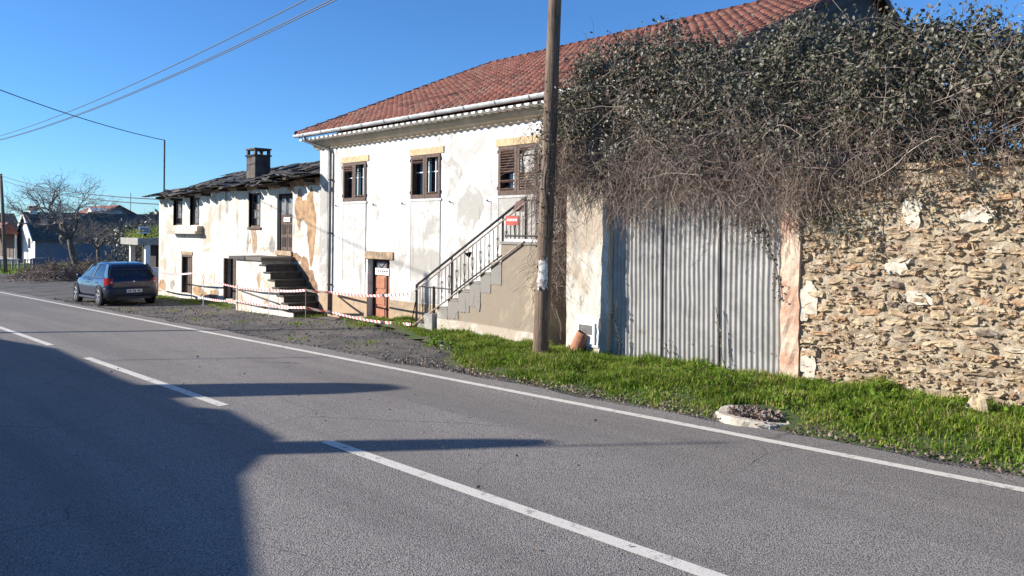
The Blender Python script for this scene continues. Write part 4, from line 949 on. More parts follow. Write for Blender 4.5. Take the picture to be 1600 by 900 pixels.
# ------------------------------------------------ stone block and old drain cover in the verge
def boulder(seed, c, sx, sy, sz, mat, label, cat, name):
    r = random.Random(seed); b = MB(); rows = []; t = r.random(); b.cur = (0.55, 0.55, 0.55)
    for j in range(9):
        a = math.pi * j / 8; row = []
        for i in range(12):
            p = 2 * math.pi * i / 12; k = 1 + 0.13 * math.sin(3 * p + seed) + 0.1 * math.sin(2 * a + p) + r.uniform(-.06, .06)
            row.append((c[0] + sx * k * math.sin(a) * math.cos(p), c[1] + sy * k * math.sin(a) * math.sin(p), c[2] + sz * k * math.cos(a)))
        rows.append(row)
    b.grid(rows, closed=True); return tag(b.build(name, mat), label, cat)
p = gnd(1528, 662); boulder(3, (p.x, p.y, p.z + 0.12), 0.11, 0.09, 0.20, M['stone'], 'pointed pale rock standing in the grass before the stone wall', 'rock', 'rock')
p = gnd(1180, 656); cv = thing('drain_cover', 'broken round concrete drain surround filled with dry leaves in the grass', 'drain cover', (p.x, p.y, p.z))
b = MB(); r = random.Random(9); n = 40; rows = []
for rad, hh in ((0.46, -0.08), (0.46, 0.045), (0.43, 0.065), (0.31, 0.06), (0.28, 0.04), (0.27, -0.02)):
    row = []
    for i in range(n):
        a = 2 * math.pi * i / n; k = 1 + 0.05 * math.sin(3 * a) + 0.025 * math.sin(7 * a + 1); row.append((p.x + rad * k * math.cos(a) + r.uniform(-.008, .008), p.y + rad * 0.8 * k * math.sin(a) + r.uniform(-.008, .008), p.z + hh - 0.05 * max(0, math.sin(a + 0.6)) + 0.012 * math.sin(3 * a)))
    rows.append(row)
b.grid(rows, closed=True); b.build('concrete_ring', M['lime'], cv)
b = MB(); b.lathe([(0.30, 0.03), (0.15, 0.05), (0.0, 0.055)], (p.x, p.y, p.z), 'Z', 24); b.build('soil_fill', M['earth_brown'], cv)
DRAIN = (p.x, p.y, p.z)

# ================================================================== wooden pole by the stair
PB = gnd(845, 571); PT = at(868, 0, PB.y + 0.08); ax = (PT - PB); ptop = PB + ax * (8.2 / ax.z)
pole = thing('utility_pole', 'weathered timber utility pole beside the staircase with torn poster', 'pole', PB, 'street utility poles')
def pole_at(u): return PB + (ptop - PB) * u
b = MB(); us = [-0.06] + [i / 16 for i in range(17)]; b.tube([pole_at(u) for u in us], [0.136 - 0.04 * max(0, u) for u in us], 18); b.build('shaft', M['pole'], pole, smooth=True)
def arm_set(parent, top, d, n=3):
    b = MB(); s = Vector((d[1], -d[0], 0)); b.box(-0.75, 0.75, -0.05, 0.05, -0.05, 0.05, M=Matrix.Translation(top + Vector((0, 0, -0.25))) @ Matrix.Rotation(math.atan2(s.y, s.x), 4, 'Z')); b.build('cross_arm', M['dark_metal'], parent)
    out = []
    for k in range(n):
        q = top + Vector((0, 0, -0.20)) + s * (-0.15, 0.30, 0.39)[k]; c = MB(); c.lathe([(0.012, 0), (0.03, 0.02), (0.045, 0.06), (0.028, 0.08), (0.04, 0.11), (0.0, 0.13)], q, 'Z', 10); c.build('insulator', M['white'], parent, smooth=True); out.append(q + Vector((0, 0, 0.10)))
    return out
ends_near = arm_set(pole, ptop, (-1, 0))
c = pole_at(0.185); rows = []; b = MB(); r = random.Random(4)
for j in range(9):
    z = c.z - 0.24 + 0.48 * j / 8; pc = PB + ax * ((z - PB.z) / ax.z); row = []
    for i in range(9):
        a = math.atan2(-0.69, 0.72) - 0.75 + 1.15 * i / 8 + (r.uniform(-.14, .14) if i in (0, 8) else 0); rr_ = 0.151 + r.uniform(0, .006); row.append((pc.x + rr_ * math.cos(a), pc.y + rr_ * math.sin(a), z + (r.uniform(-.04, .04) if j in (0, 8) else 0)))
    rows.append(row)
b.grid(rows)
def torn():
    t = NT('torn_poster_paper'); c = t.mix(t.ramp(t.noise(16, 5, 0.7), 0.48, 0.56), (0.74, 0.72, 0.67), (0.32, 0.27, 0.22)); return t.done(c, 0.8)
M['torn'] = torn(); tag(b.build('torn_poster', M['torn'], smooth=True), 'torn white poster wrapped round the timber pole by the stair', 'poster')
# a pole farther down the street, and the pole out of view that carries its wires
def simple_pole(name, base, top, r0, label):
    e = thing(name, label, 'pole', base, 'street utility poles'); b = MB(); b.tube([base - Vector((0, 0, 0.3)), base.lerp(top, 0.5), top], [r0, r0 * .88, r0 * .72], 10); b.build('shaft', M['pole'], e, smooth=True); return e
fb = gnd(10, 426); ft = fb + Vector((0.0, -0.0, 0)); d = ray(2, 272); t = fb.length / math.hypot(d[0], d[1]); d2 = (fb.y / d[1]); ft = Vector((d[0] * d2, fb.y, CAMZ + d[2] * d2))
fpole = simple_pole('utility_pole', fb, ft, 0.15, 'dark timber utility pole standing on grass before the white bungalow porch')
ob = Vector((-24.2, 0.35, gz(-24.2) + 0.13)); opole = simple_pole('utility_pole', ob, Vector((-24.2, 0.35, 7.1)), 0.11, 'slim timber pole on the pavement across the street from the houses')
vb = Vector((-78, 7.6, gz(-78))); vt = Vector((-78, 7.6, 8.3)); vpole = simple_pole('utility_pole', vb, vt, 0.14, 'tall timber pole with cross arm far along the street edge'); ends_far = arm_set(vpole, vt, (-1, 0))
def cable(A, B, sag, r, label, n=40):
    b = MB(); P = []
    for i in range(n + 1):
        t = i / n; p = A.lerp(B, t); p.z -= sag * 4 * t * (1 - t); P.append(p)
    b.tube(P, r, 5); return tag(b.build('overhead_cable', M['rope_black']), label, 'cable', 'overhead cables')
cable(ends_near[0], ends_far[0], 1.5, 0.014, 'topmost black overhead cable running along the street from the timber pole')
cable(ends_near[1], ends_far[1], 1.5, 0.013, 'upper overhead cable of the close pair running along the street from the timber pole')
cable(ends_near[2], ends_far[2], 1.5, 0.013, 'lowest overhead cable of the close pair running along the street from the timber pole')
cable(Vector((mt.x, 12.0, mt.z)), Vector((-24.2, 0.35, 7.1)), 0.35, 0.016, 'service cable crossing the street to the mast on the slate roof')
hc = at(242, 312, YL); hd = at(238, 318, YL)
cable(ft + Vector((0, 0, -0.1)), Vector((LX0 + 0.05, YL + 0.1, hc.z)), 0.35, 0.022, 'upper of two cables from the far pole to the slate house')
cable(ft + Vector((0, 0, -0.45)), Vector((LX0 + 0.05, YL + 0.1, hd.z - 0.05)), 0.35, 0.022, 'lower of two cables from the far pole to the slate house')

# ================================================================== vegetation
class Leaves:                    # collects leaf quads as arrays
    def __init__(s, seed): s.r = np.random.default_rng(seed); s.P = []; s.S = []; s.T = []
    def put(s, P, size, tone): s.P.append(np.asarray(P)); s.S.append(np.broadcast_to(size, (len(P),))); s.T.append(np.broadcast_to(tone, (len(P),)))
    def build(s, name, mat, parent, fold=0.25, aspect=0.75, droop=0.3):
        r = s.r; P = np.concatenate(s.P); S = np.concatenate(s.S)[:, None]; T = np.concatenate(s.T); n = len(P)
        D = r.normal(size=(n, 3)); D[:, 2] -= droop; D /= np.linalg.norm(D, axis=1)[:, None]
        N = r.normal(size=(n, 3)); N[:, 2] += 0.5; N[:, 1] -= 0.5; U = np.cross(D, N); U /= np.linalg.norm(U, axis=1)[:, None] + 1e-9; N = np.cross(U, D)
        V = np.empty((n, 6, 3)); V[:, 0] = P; V[:, 1] = P + D * S * 0.42 + U * S * aspect * 0.5 + N * S * fold * .5; V[:, 2] = P + D * S * 0.75 + U * S * aspect * 0.34 + N * S * fold * .3
        V[:, 3] = P + D * S - N * S * 0.1; V[:, 4] = P + D * S * 0.75 - U * S * aspect * 0.34 + N * S * fold * .3; V[:, 5] = P + D * S * 0.42 - U * S * aspect * 0.5 + N * S * fold * .5
        base = (np.arange(n) * 6)[:, None]; F = np.concatenate([base + np.array([0, 1, 2, 3]), base + np.array([0, 3, 4, 5])])
        return bulk(name, V.reshape(-1, 3), F, mat, np.repeat(T, 6)[:, None].repeat(3, 1), parent)
class Stems:                     # three-sided stems as arrays; polylines of k points
    def __init__(s, seed): s.r = np.random.default_rng(seed); s.L = []; s.rad = []; s.T = []
    def put(s, L, rad, tone): s.L.append(L); s.rad.append(rad); s.T.append(tone)    # L (n,k,3) rad (n,) tone (n,)
    def build(s, name, mat, parent):
        VV = []; FF = []; TT = []; o = 0
        for L, rad, T in zip(s.L, s.rad, s.T):
            n, k, _ = L.shape; t = np.gradient(L, axis=1); t /= np.linalg.norm(t, axis=2)[..., None] + 1e-9
            ref = s.r.normal(size=(n, 1, 3)); u = np.cross(t, ref); u /= np.linalg.norm(u, axis=2)[..., None] + 1e-9; w = np.cross(t, u)
            tap = np.linspace(1.0, 0.45, k)[None, :, None] * np.asarray(rad)[:, None, None]
            V = np.stack([L + (u * math.cos(a) + w * math.sin(a)) * tap for a in (0, 2.094, 4.189)], 2)
            VV.append(V.reshape(-1, 3)); TT.append(np.repeat(T, k * 3)); idx = o + np.arange(n * k * 3).reshape(n, k, 3)
            for j in range(3): FF.append(np.stack([idx[:, :-1, j], idx[:, :-1, (j + 1) % 3], idx[:, 1:, (j + 1) % 3], idx[:, 1:, j]], -1).reshape(-1, 4))
            o += n * k * 3
        return bulk(name, np.concatenate(VV), np.concatenate(FF), mat, np.concatenate(TT)[:, None].repeat(3, 1), parent)
def walk(r, P, D, n, step, wander, grav, k):      # random walk polylines
    L = np.empty((n, k, 3)); L[:, 0] = P; D = D.copy()
    for i in range(1, k):
        D = D + r.normal(size=(n, 3)) * wander; D[:, 2] -= grav; D /= np.linalg.norm(D, axis=1)[:, None]; L[:, i] = L[:, i - 1] + D * np.asarray(step).reshape(-1, 1)
    return L
vr = np.random.default_rng(12)
TX = np.array([p[0] for p in VINE_TOP]); TZ = np.array([p[1] for p in VINE_TOP])
BOT = [(-10.0, 3.0), (-9.4, 2.9), (-8.6, 2.75), (-7.5, 2.6), (-5.2, 2.45), (-4.5, 2.42), (-3.8, 2.62), (-3.2, 2.80), (-2.6, 2.88), (3.0, 2.88)]
BX = np.array([p[0] for p in BOT]); BZ = np.array([p[1] for p in BOT])
def vine_points(n, x0=-9.75, x1=2.0, shell=0.5, vlo=0.0, vhi=1.0):
    X = vr.uniform(x0, x1, n); v = vr.uniform(vlo, vhi, n); zt = np.interp(X, TX, TZ); zb = np.interp(X, BX, BZ)
    lump = 0.10 * np.sin(X * 5.1 + 1) + 0.08 * np.sin(X * 11.3) + 0.05 * np.sin(X * 23); Z = zb + (zt - zb + lump) * v
    half = 0.72 * np.sqrt(np.clip(1 - (1.75 * (v - 0.40)) ** 2, 0.05, 1)) + 0.08
    half *= 1 + 0.22 * np.sin(X * 3.7 + Z * 4.1) + 0.15 * np.sin(X * 8.3 - Z * 6.0); half *= np.interp(X, [-9.8, -8.8, -7], [0.55, 0.8, 1.0])
    s = vr.uniform(0, 1, n) ** shell; s = np.where(vr.uniform(0, 1, n) < 0.78, -s, s)
    Y = 10.42 + half * s * np.where(s < 0, 1.0, 1.1); return np.stack([X, np.minimum(Y, 11.25), Z], 1), v
bramble = thing('bramble_thicket', 'huge tangle of ivy and dead bramble draped over the gate and walls', 'bramble', (-5.5, 10.4, 2.6))
lv = Leaves(1)
# clumps of ivy leaves through the upper body
C, v = vine_points(1500, shell=0.35, vlo=0.18, vhi=1.0); keep = vr.uniform(0, 1, len(C)) < np.clip((v - 0.10) * 1.9, 0.10, 1); C = C[keep]; v = v[keep]
ctone = np.clip(0.34 + 0.20 * vr.normal(size=len(C)), 0.02, 0.8); ctone[vr.uniform(size=len(C)) < 0.02] = 0.97
for c, t in zip(C, ctone):
    n = int(vr.integers(18, 46)); q = c + vr.normal(size=(n, 3)) * vr.uniform(0.07, 0.17) * np.array([1.15, 0.9, 0.8]); lv.put(q, vr.uniform(0.035, 0.078, n), np.clip(t + 0.16 * vr.normal(size=n), 0, 1))
P, v = vine_points(9000, x0=-4.8, x1=2.0, shell=0.4, vlo=0.02, vhi=.6); lv.put(P, vr.uniform(.03, .06, len(P)), np.clip(.55 + .28 * vr.normal(size=len(P)), 0, 1))
P, v = vine_points(15000, shell=0.6, vlo=0.05); keep = vr.uniform(0, 1, len(P)) < np.clip(v * 1.3, 0.2, 1); P = P[keep]; lv.put(P, vr.uniform(0.03, 0.065, len(P)), np.clip(0.4 + 0.25 * vr.normal(size=len(P)), 0, 1))
# dry brown leaves low on the left lobe, above the eaves
P, v = vine_points(5000, x0=-9.6, x1=-6.2, shell=0.4, vlo=0.3); lv.put(P, vr.uniform(0.03, 0.06, len(P)), vr.uniform(0.7, 0.93, len(P)))
P, v = vine_points(14000, x0=-5.5, x1=2.0, shell=0.5, vlo=0.3); lv.put(P, vr.uniform(.035, .07, len(P)), np.clip(.42 + .25 * vr.normal(size=len(P)), 0, 1))
n = 9000; X = vr.uniform(-4.2, 2.2, n); lv.put(np.stack([X, vr.uniform(10.25, 11.6, n), vr.uniform(2.75, 3.9, n)], 1), vr.uniform(.04, .08, n), np.clip(.3 + .2 * vr.normal(size=n), 0, 1))
# sprays standing proud of the outline
sp = Stems(2); m = 240; X = vr.uniform(-9.5, 2.0, m); Z = np.interp(X, TX, TZ) - 0.15; P = np.stack([X, vr.uniform(10.0, 10.8, m), Z], 1); D = np.stack([vr.normal(size=m) * .5, vr.normal(size=m) * .3, np.ones(m) * .8], 1)
L = walk(vr, P, D, m, vr.uniform(0.04, 0.10, m), 0.22, 0.05, 8); sp.put(L, vr.uniform(0.003, 0.006, m), vr.uniform(0.1, 0.5, m))
for i in range(m):
    n = int(vr.integers(4, 14)); j = vr.integers(1, 8, n); lv.put(L[i, j] + vr.normal(size=(n, 3)) * 0.02, vr.uniform(0.03, 0.06, n), np.clip(0.35 + .2 * vr.normal(size=n), 0, 1))
# tall thin shoots over the right-hand wall
m = 46; X = vr.uniform(-3.3, 1.5, m); P = np.stack([X, vr.uniform(10.2, 11.2, m), np.full(m, 4.1)], 1); D = np.stack([vr.normal(size=m) * .35, vr.normal(size=m) * .3, np.ones(m)], 1); L = walk(vr, P, D, m, vr.uniform(0.06, 0.12, m), 0.16, 0.0, 9); sp.put(L, vr.uniform(0.004, 0.007, m), vr.uniform(.3, .8, m))
for i in range(m):
    n = int(vr.integers(4, 12)); j = vr.integers(2, 9, n); lv.put(L[i, j] + vr.normal(size=(n, 3)) * 0.03, vr.uniform(0.03, 0.06, n), np.clip(0.4 + .25 * vr.normal(size=n), 0, 1))
# tangled twigs through the body
P, v = vine_points(11000, shell=0.22, vlo=0.0, vhi=0.9); kp = vr.uniform(0, 1, len(P)) < np.clip(1.25 - v * 1.2, 0.12, 1); P = P[kp]; n = len(P); D = vr.normal(size=(n, 3)) * np.array([1, .5, .9]); L = walk(vr, P, D, n, vr.uniform(0.025, 0.10, n), 0.32, 0.07, 8); L[:, :, 1] = np.minimum(L[:, :, 1], 11.28)
sp.put(L, vr.uniform(0.0025, 0.006, n), np.clip(0.55 + 0.25 * vr.normal(size=n), 0, 1))
# long pale arching canes
P, v = vine_points(420, shell=0.12, vlo=0.1, vhi=0.95); P[:, 1] -= 0.05; n = len(P); D = vr.normal(size=(n, 3)) * np.array([1, .25, .7]); L = walk(vr, P, D, n, vr.uniform(0.03, 0.12, n), 0.13, 0.06, 11); L[:, :, 1] = np.minimum(L[:, :, 1], 10.6); sp.put(L, vr.uniform(0.003, 0.0065, n), vr.uniform(0.55, 1.0, n))
# hanging dead stems in front of gate, pier and gap
def hang(n, x0, x1, zfun, ylo, yhi, kmin, kmax, step, grav=0.14, wander=0.26):
    X = vr.uniform(x0, x1, n); P = np.stack([X, vr.uniform(ylo, yhi, n), zfun(X) + vr.uniform(-0.1, 0.9, n) + 0.14 * np.sin(X * 2.7) + 0.1 * np.sin(X * 6.1 + 1)], 1); D = np.stack([vr.normal(size=n) * .9, vr.normal(size=n) * .25, -vr.uniform(0.1, 1, n)], 1)
    L = walk(vr, P, D, n, step[0] + (step[1] - step[0]) * vr.uniform(0, 1, n) ** 1.7, wander, grav, 10); L[:, :, 1] = np.minimum(L[:, :, 1], yhi + 0.03); sp.put(L, vr.uniform(0.0025, 0.0055, n), np.clip(0.58 + .26 * vr.normal(size=n), 0, 1))
zb_ = lambda X: np.interp(X, BX, BZ)
hang(1700, -9.4, -4.6, zb_, 9.62, 9.93, 8, 10, (0.02, 0.115))
hang(420, -9.3, -4.9, lambda X: zb_(X) - 0.15, 9.75, 9.95, 8, 10, (0.03, 0.07))
hang(700, -5.0, -3.6, zb_, 9.65, 9.90, 8, 10, (0.015, 0.06))
hang(260, -3.6, 0.5, zb_, 9.7, 9.90, 8, 10, (0.01, 0.04))
hang(900, -9.75, -9.0, lambda X: np.full_like(X, 2.4), 9.95, 10.6, 8, 10, (0.06, 0.13))
hang(900, -9.75, -9.0, lambda X: np.full_like(X, 1.2), 9.95, 10.6, 8, 10, (0.05, 0.11))
hang(600, -10.35, -9.4, lambda X: np.full_like(X, 2.7), 10.05, 10.75, 8, 10, (0.03, 0.075))
hang(300, -10.3, -9.3, lambda X: np.full_like(X, 3.2), 9.9, 10.9, 8, 10, (0.03, 0.075))
stems = kind(sp.build('dead_stems', M['twig'], bramble), 'stuff')
# leaves on the wall end of the house beside the pole, and tendrils on gate and stone wall
n = 2600; X = vr.normal(-9.35, 0.28, n); Z = vr.uniform(2.9, 4.4, n); lv.put(np.stack([X + 0.12 * np.sin(Z * 5), vr.uniform(10.1, 11.3, n), Z], 1), vr.uniform(0.03, 0.07, n), np.clip(0.25 + .2 * vr.normal(size=n), 0, 1))
def tendril(pts, n, Y, spread, tone, size=(0.03, 0.06)):
    pts = [at(px, py, Y) for px, py in pts]; st = Stems(5); q = []
    for k in range(len(pts) - 1):
        for i in range(n): t = (i + vr.random()) / n; p = pts[k].lerp(pts[k + 1], t); q.append((p.x + vr.normal() * spread, Y - abs(vr.normal()) * 0.02 - 0.005, p.z + vr.normal() * spread))
    lv.put(np.array(q), vr.uniform(*size, len(q)), np.clip(tone + .15 * vr.normal(size=len(q)), 0, 1))
    b = MB(); b.tube([p + Vector((0, -0.012, 0)) for p in pts], 0.006, 5); return b
tend = []
yf = 9.94
tend.append(tendril([(1190, 340), (1200, 380), (1215, 420), (1222, 470)], 26, yf, 0.05, 0.2)); tend.append(tendril([(1150, 330), (1175, 350), (1210, 375)], 40, yf, 0.08, 0.3))
tend.append(tendril([(966, 470), (962, 500), (970, 540), (964, 575)], 16, yf, 0.04, 0.15)); tend.append(tendril([(1040, 535), (1050, 560), (1052, 590)], 12, yf, 0.03, 0.15))
tend.append(tendril([(1120, 480), (1127, 520), (1130, 560), (1145, 600)], 14, yf, 0.02, 0.5, (.02, .04)))
tend.append(tendril([(1280, 330), (1310, 360), (1330, 350), (1370, 370)], 60, yf - .03, 0.10, 0.5)); tend.append(tendril([(1430, 300), (1440, 330), (1470, 350)], 30, yf - .03, 0.08, 0.55)); tend.append(tendril([(1520, 280), (1540, 320), (1560, 350)], 36, yf - .03, 0.06, 0.15)); tend.append(tendril([(1240, 330), (1260, 370), (1290, 385)], 30, yf - .03, 0.07, 0.6)); tend.append(tendril([(1365, 310), (1365, 380), (1372, 420)], 10, yf - .03, 0.03, 0.6)); tend.append(tendril([(1275, 330), (1400, 305), (1520, 275)], 70, yf - .03, 0.10, 0.85)); tend.append(tendril([(1580, 290), (1588, 340)], 12, yf - .03, 0.04, 0.2))
for b in tend: b.build('tendril', M['bark'], bramble)
kind(lv.build('ivy_leaves', M['ivy'], bramble), 'stuff')
# woody ivy trunks rising from behind the wall so that the mass is carried
for k in range(7):
    x = -9.0 + k * 1.25; b = MB(); b.tube([(x, 10.75, -0.3), (x + 0.1, 10.8, 1.2), (x - 0.05, 10.7, 2.4), (x + 0.15, 10.55, 3.4), (x + .3, 10.4, 4.2)], [0.05, 0.045, 0.04, 0.03, 0.015], 7); b.build('woody_stem', M['bark'], bramble, smooth=True)
# ivy on the timber pole
pv = thing('pole_ivy', 'thin ivy stems and small leaves clinging to the timber pole', 'ivy', PB + Vector((0, 0, 2.2))); pl = Leaves(8); q = []
for i in range(260):
    z = vr.normal(3.0, 0.75); c = PB + ax * ((z - PB.z) / ax.z); a = vr.uniform(-2.6, 0.9); q.append((c.x + .15 * math.cos(a), c.y + .15 * math.sin(a), z))
pl.put(np.array(q), vr.uniform(.025, .05, len(q)), np.clip(.2 + .2 * vr.normal(size=len(q)), 0, 1)); kind(pl.build('leaves', M['ivy'], pv), 'stuff')
for k in range(4):
    pts = []
    for i in range(14):
        z = 1.9 + i * 0.16; c = PB + ax * ((z - PB.z) / ax.z); a = -1.2 + k * .5 + .25 * math.sin(i * .8 + k); pts.append((c.x + .145 * math.cos(a), c.y + .145 * math.sin(a), z))
    b = MB(); b.tube(pts, 0.007, 4); b.build('stem', M['bark'], pv)

# ------------------------------------------------ verge grass
def grass(name, label_kind, n, sampler, h0, h1, seed, mat, w=0.006, tmean=0.48):
    r = np.random.default_rng(seed); P, hs = sampler(r, n); n = len(P); h = r.uniform(h0, h1, n) * hs; a = r.uniform(0, 2 * np.pi, n); lean = r.uniform(0.15, 1.35, n)
    d = np.stack([np.cos(a), np.sin(a), np.zeros(n)], 1); s = np.stack([-np.sin(a + r.normal(size=n) * .8), np.cos(a), np.zeros(n)], 1) * (w * r.uniform(.6, 1.4, n))[:, None]
    up = np.array([0, 0, 1.0]); V = np.empty((n, 5, 3)); mid = P + up * (h * .55)[:, None] + d * (h * lean * .22)[:, None]; tip = P + up * (h * (1 - .35 * lean))[:, None] + d * (h * lean * .75)[:, None]
    V[:, 0] = P - s; V[:, 1] = P + s; V[:, 2] = mid + s * .8; V[:, 3] = mid - s * .8; V[:, 4] = tip
    base = (np.arange(n) * 5)[:, None]; F = np.concatenate([base + np.array([0, 1, 2]), base + np.array([0, 2, 3]), base + np.array([3, 2, 4])])
    clump = np.sin(P[:, 0] * 2.1) * np.sin(P[:, 1] * 3.3 + P[:, 0]) + .8 * np.sin(P[:, 0] * 5.7 + 2 * np.sin(P[:, 1] * 4)) * np.sin(P[:, 1] * 7.1 - P[:, 0]); T = np.clip(tmean + 0.22 * r.normal(size=n) + 0.16 * clump, 0, 1)
    T = np.where(r.uniform(size=n) < 0.06, 1.0, T); o = bulk(name, V.reshape(-1, 3), F, mat, np.repeat(T, 5)[:, None].repeat(3, 1)); return kind(o, 'stuff')
GRa = np.array(GR)
def inpoly_np(X, Y, poly):
    c = np.zeros(len(X), bool); j = len(poly) - 1
    for i in range(len(poly)):
        xi, yi = poly[i]; xj, yj = poly[j]; m = ((yi > Y) != (yj > Y)) & (X < (xj - xi) * (Y - yi) / (yj - yi + 1e-12) + xi); c ^= m; j = i
    return c
def verge(r, n):
    X = -17.2 + 20.0 * r.uniform(0, 1, n) ** 1.0; Y = 7.7 + 3.6 * r.uniform(0, 1, n); m = inpoly_np(X, Y, GR)
    cl = 0.5 + .5 * np.sin(X * 3.1 + 1.3 * np.sin(Y * 2.7)) * np.sin(Y * 4.3 + X); edge = np.clip((Y - (7.70 + .07 * np.sin(X * 2.6) + 0.05 * np.sin(X * 7))) / 0.75, 0.0, 1)
    far = np.clip((X + 17.2) / 3.0, 0.35, 1); m &= r.uniform(0, 1, n) < np.clip(edge * 1.3 + .10, 0, 1) * np.clip(.45 + cl, 0, 1) * far
    m &= ((X - DRAIN[0]) / 0.5) ** 2 + ((Y - DRAIN[1]) / 0.42) ** 2 > 1
    X = X[m]; Y = Y[m]; e = np.clip((Y - 7.75) / 1.1, 0, 1); e = e * e * (3 - 2 * e); Z = GRADE * X + .005 + .12 * e + .03 * np.sin(X * 2.3 + Y) * e + .02 * np.sin(X * 5.1 - Y * 3) * e
    tuft = np.sin(X * 7.3 + 1.5 * np.sin(Y * 5.1)) * np.sin(Y * 8.7 + 1.2 * np.sin(X * 4.3)); hs = (0.30 + 0.70 * edge[m]) * (0.5 + 0.5 * cl[m] + 0.42 * np.clip(tuft, -.6, 1)) * np.where(X < -12.5, .75, 1.0); return np.stack([X, Y, Z], 1), hs
o = grass('verge_grass', None, 260000, verge, 0.06, 0.20, 5, M['grass'], 0.0062, 0.56); tag(o, 'bright green roadside grass growing below the gate and stone wall', 'grass')
def sparse(r, n):
    X = r.uniform(-36, -9, n); t = r.uniform(0, 1, n); Y = np.where(t < .6, r.normal(11.0, .35, n), r.uniform(7.9, 11.2, n)); cl = np.sin(X * 1.7 + Y) * np.sin(Y * 2.9 + .6 * X) + .5 * np.sin(X * 4.1)
    m = (cl > np.where(t < .6, -.1, .95)) & (Y < 11.3) & ~((X > -24) & (X < -19.8) & (Y > 10.4)) & ~((X > -14) & (Y > 10.25)); X = X[m]; Y = Y[m]; return np.stack([X, Y, GRADE * X - .01], 1), np.full(len(X), 1.0)
o = grass('shoulder_weeds', None, 26000, sparse, 0.03, 0.12, 6, M['grass'], 0.008, 0.5); tag(o, 'sparse weeds and tufts along the gravel at the house walls', 'weeds')
# leafy weeds and dry litter in the verge
wl = Leaves(31)
for k in range(46):
    x = vr.uniform(-12.5, -1.0); y = vr.uniform(8.2, 9.8); z = gz(x) + bank(x, y); n = 30; wl.put(np.array([x, y, z + .05]) + vr.normal(size=(n, 3)) * np.array([.09, .09, .05]), vr.uniform(.03, .075, n), vr.uniform(.15, .5, n))
o = wl.build('broadleaf_weeds', M['grass'], None, droop=-.4); kind(o, 'stuff'); tag(o, 'low broad-leaved weeds scattered through the roadside grass', 'weeds')
dl = Leaves(32); n = 1500; X = vr.uniform(-11, 2, n); Y = 7.66 + np.abs(vr.normal(size=n)) * .22; dl.put(np.stack([X, Y, GRADE * X + .03], 1), vr.uniform(.02, .05, n), vr.uniform(.3, .95, n)); n = 420
a = vr.uniform(0, 6.28, n); rr2 = .3 * np.sqrt(vr.uniform(0, 1, n)); dl.put(np.stack([DRAIN[0] + rr2 * np.cos(a), DRAIN[1] + rr2 * .85 * np.sin(a), np.full(n, DRAIN[2] + .075)], 1), vr.uniform(.03, .06, n), vr.uniform(.2, .9, n))
n = 60; X = vr.uniform(-14, -2, n); Y = vr.uniform(3, 7.5, n); dl.put(np.stack([X, Y, GRADE * X + .012], 1), vr.uniform(.02, .045, n), vr.uniform(.2, .9, n))
o = dl.build('leaf_litter', M['twig'], None, droop=.0); kind(o, 'stuff'); tag(o, 'dry leaf litter along the road edge and in the drain surround', 'leaf litter')
# gravel stones and clods on the shoulder
gb = MB(); rg = random.Random(14)
for k in range(2600):
    x = rg.uniform(-34, -9.0); y = rg.uniform(7.75, 10.8) if rg.random() < .8 else rg.uniform(7.62, 7.9); s = rg.uniform(.008, .028) * (1.6 if rg.random() < .06 else 1); z = gz(x) - .012 + s * .3
    t = rg.random(); gb.cur = (t, t, t); a = rg.uniform(0, 6.28)
    vs = [(x + s * math.cos(a + q * 2.09) * rg.uniform(.7, 1.2), y + s * math.sin(a + q * 2.09) * rg.uniform(.7, 1.2), z - s * .3) for q in range(3)] + [(x + s * .7 * math.cos(a + 1 + q * 2.09), y + s * .7 * math.sin(a + 1 + q * 2.09), z + s * rg.uniform(.3, .7)) for q in range(3)]
    gb.add(vs, [(0, 1, 3), (1, 4, 3), (1, 2, 4), (2, 5, 4), (2, 0, 5), (0, 3, 5), (3, 4, 5)])
def grav():
    t = NT('loose_gravel_stone'); return t.done(t.cramp(t.tone().outputs['Fac'], [(0, (.05, .047, .045)), (.7, (.12, .11, .10)), (1, (.33, .30, .26))]), .9)
M['pebble'] = grav(); o = kind(gb.build('loose_gravel', M['pebble']), 'stuff'); tag(o, 'loose dark gravel stones scattered on the roadside shoulder', 'gravel')
rb = [(at(697, 535, 9.35), .10, 'pale broken stone lying at the grass edge before the stair'), (at(707, 540, 9.2), .07, 'small grey broken stone beside the pale one at the grass edge')]
for k, (p, s, lab) in enumerate(rb): boulder(k + 11, (p.x, p.y, gz(p.x) + s * .5), s * 1.3, s, s * .8, M['concrete'], lab, 'rock', 'rubble_stone')

# ================================================================== the parked hatchback
def carpaint():
    t = NT('dark_blue_car_paint'); m = t.done((0.006, 0.013, 0.050), 0.28, 0.2, 0.5); t.b.inputs['Coat Weight'].default_value = 0.8; t.b.inputs['Coat Roughness'].default_value = 0.06; return m
M['car'] = carpaint(); M['rubber'] = plain('tyre_rubber', (0.018, 0.018, 0.018), 0.85); M['rim'] = plain('alloy_wheel', (0.50, 0.50, 0.51), 0.35, 0.7, var=.1)
M['bumper'] = plain('dark_bumper_plastic', (0.014, 0.018, 0.035), 0.45, var=.1); M['tail'] = plain('red_tail_lens', (0.38, 0.02, 0.018), 0.2, var=.1); M['tail_clear'] = plain('clear_tail_lens', (0.62, 0.50, 0.46), 0.15, var=.1); M['chrome'] = plain('chrome_emblem', (0.7, 0.7, 0.72), 0.2, 0.9, var=.05)
CX, CY = -27.72, 8.83             # middle of the tail
car = thing('parked_car', 'dark blue hatchback car parked on the gravel before the slate-roofed house', 'car', (CX - 2.1, CY, gz(CX - 2.1)))
pitch = math.atan(GRADE)
def cp(x, y, z): return Vector((CX - x, CY + y, gz(CX - x) + z))       # x runs from the tail to the nose
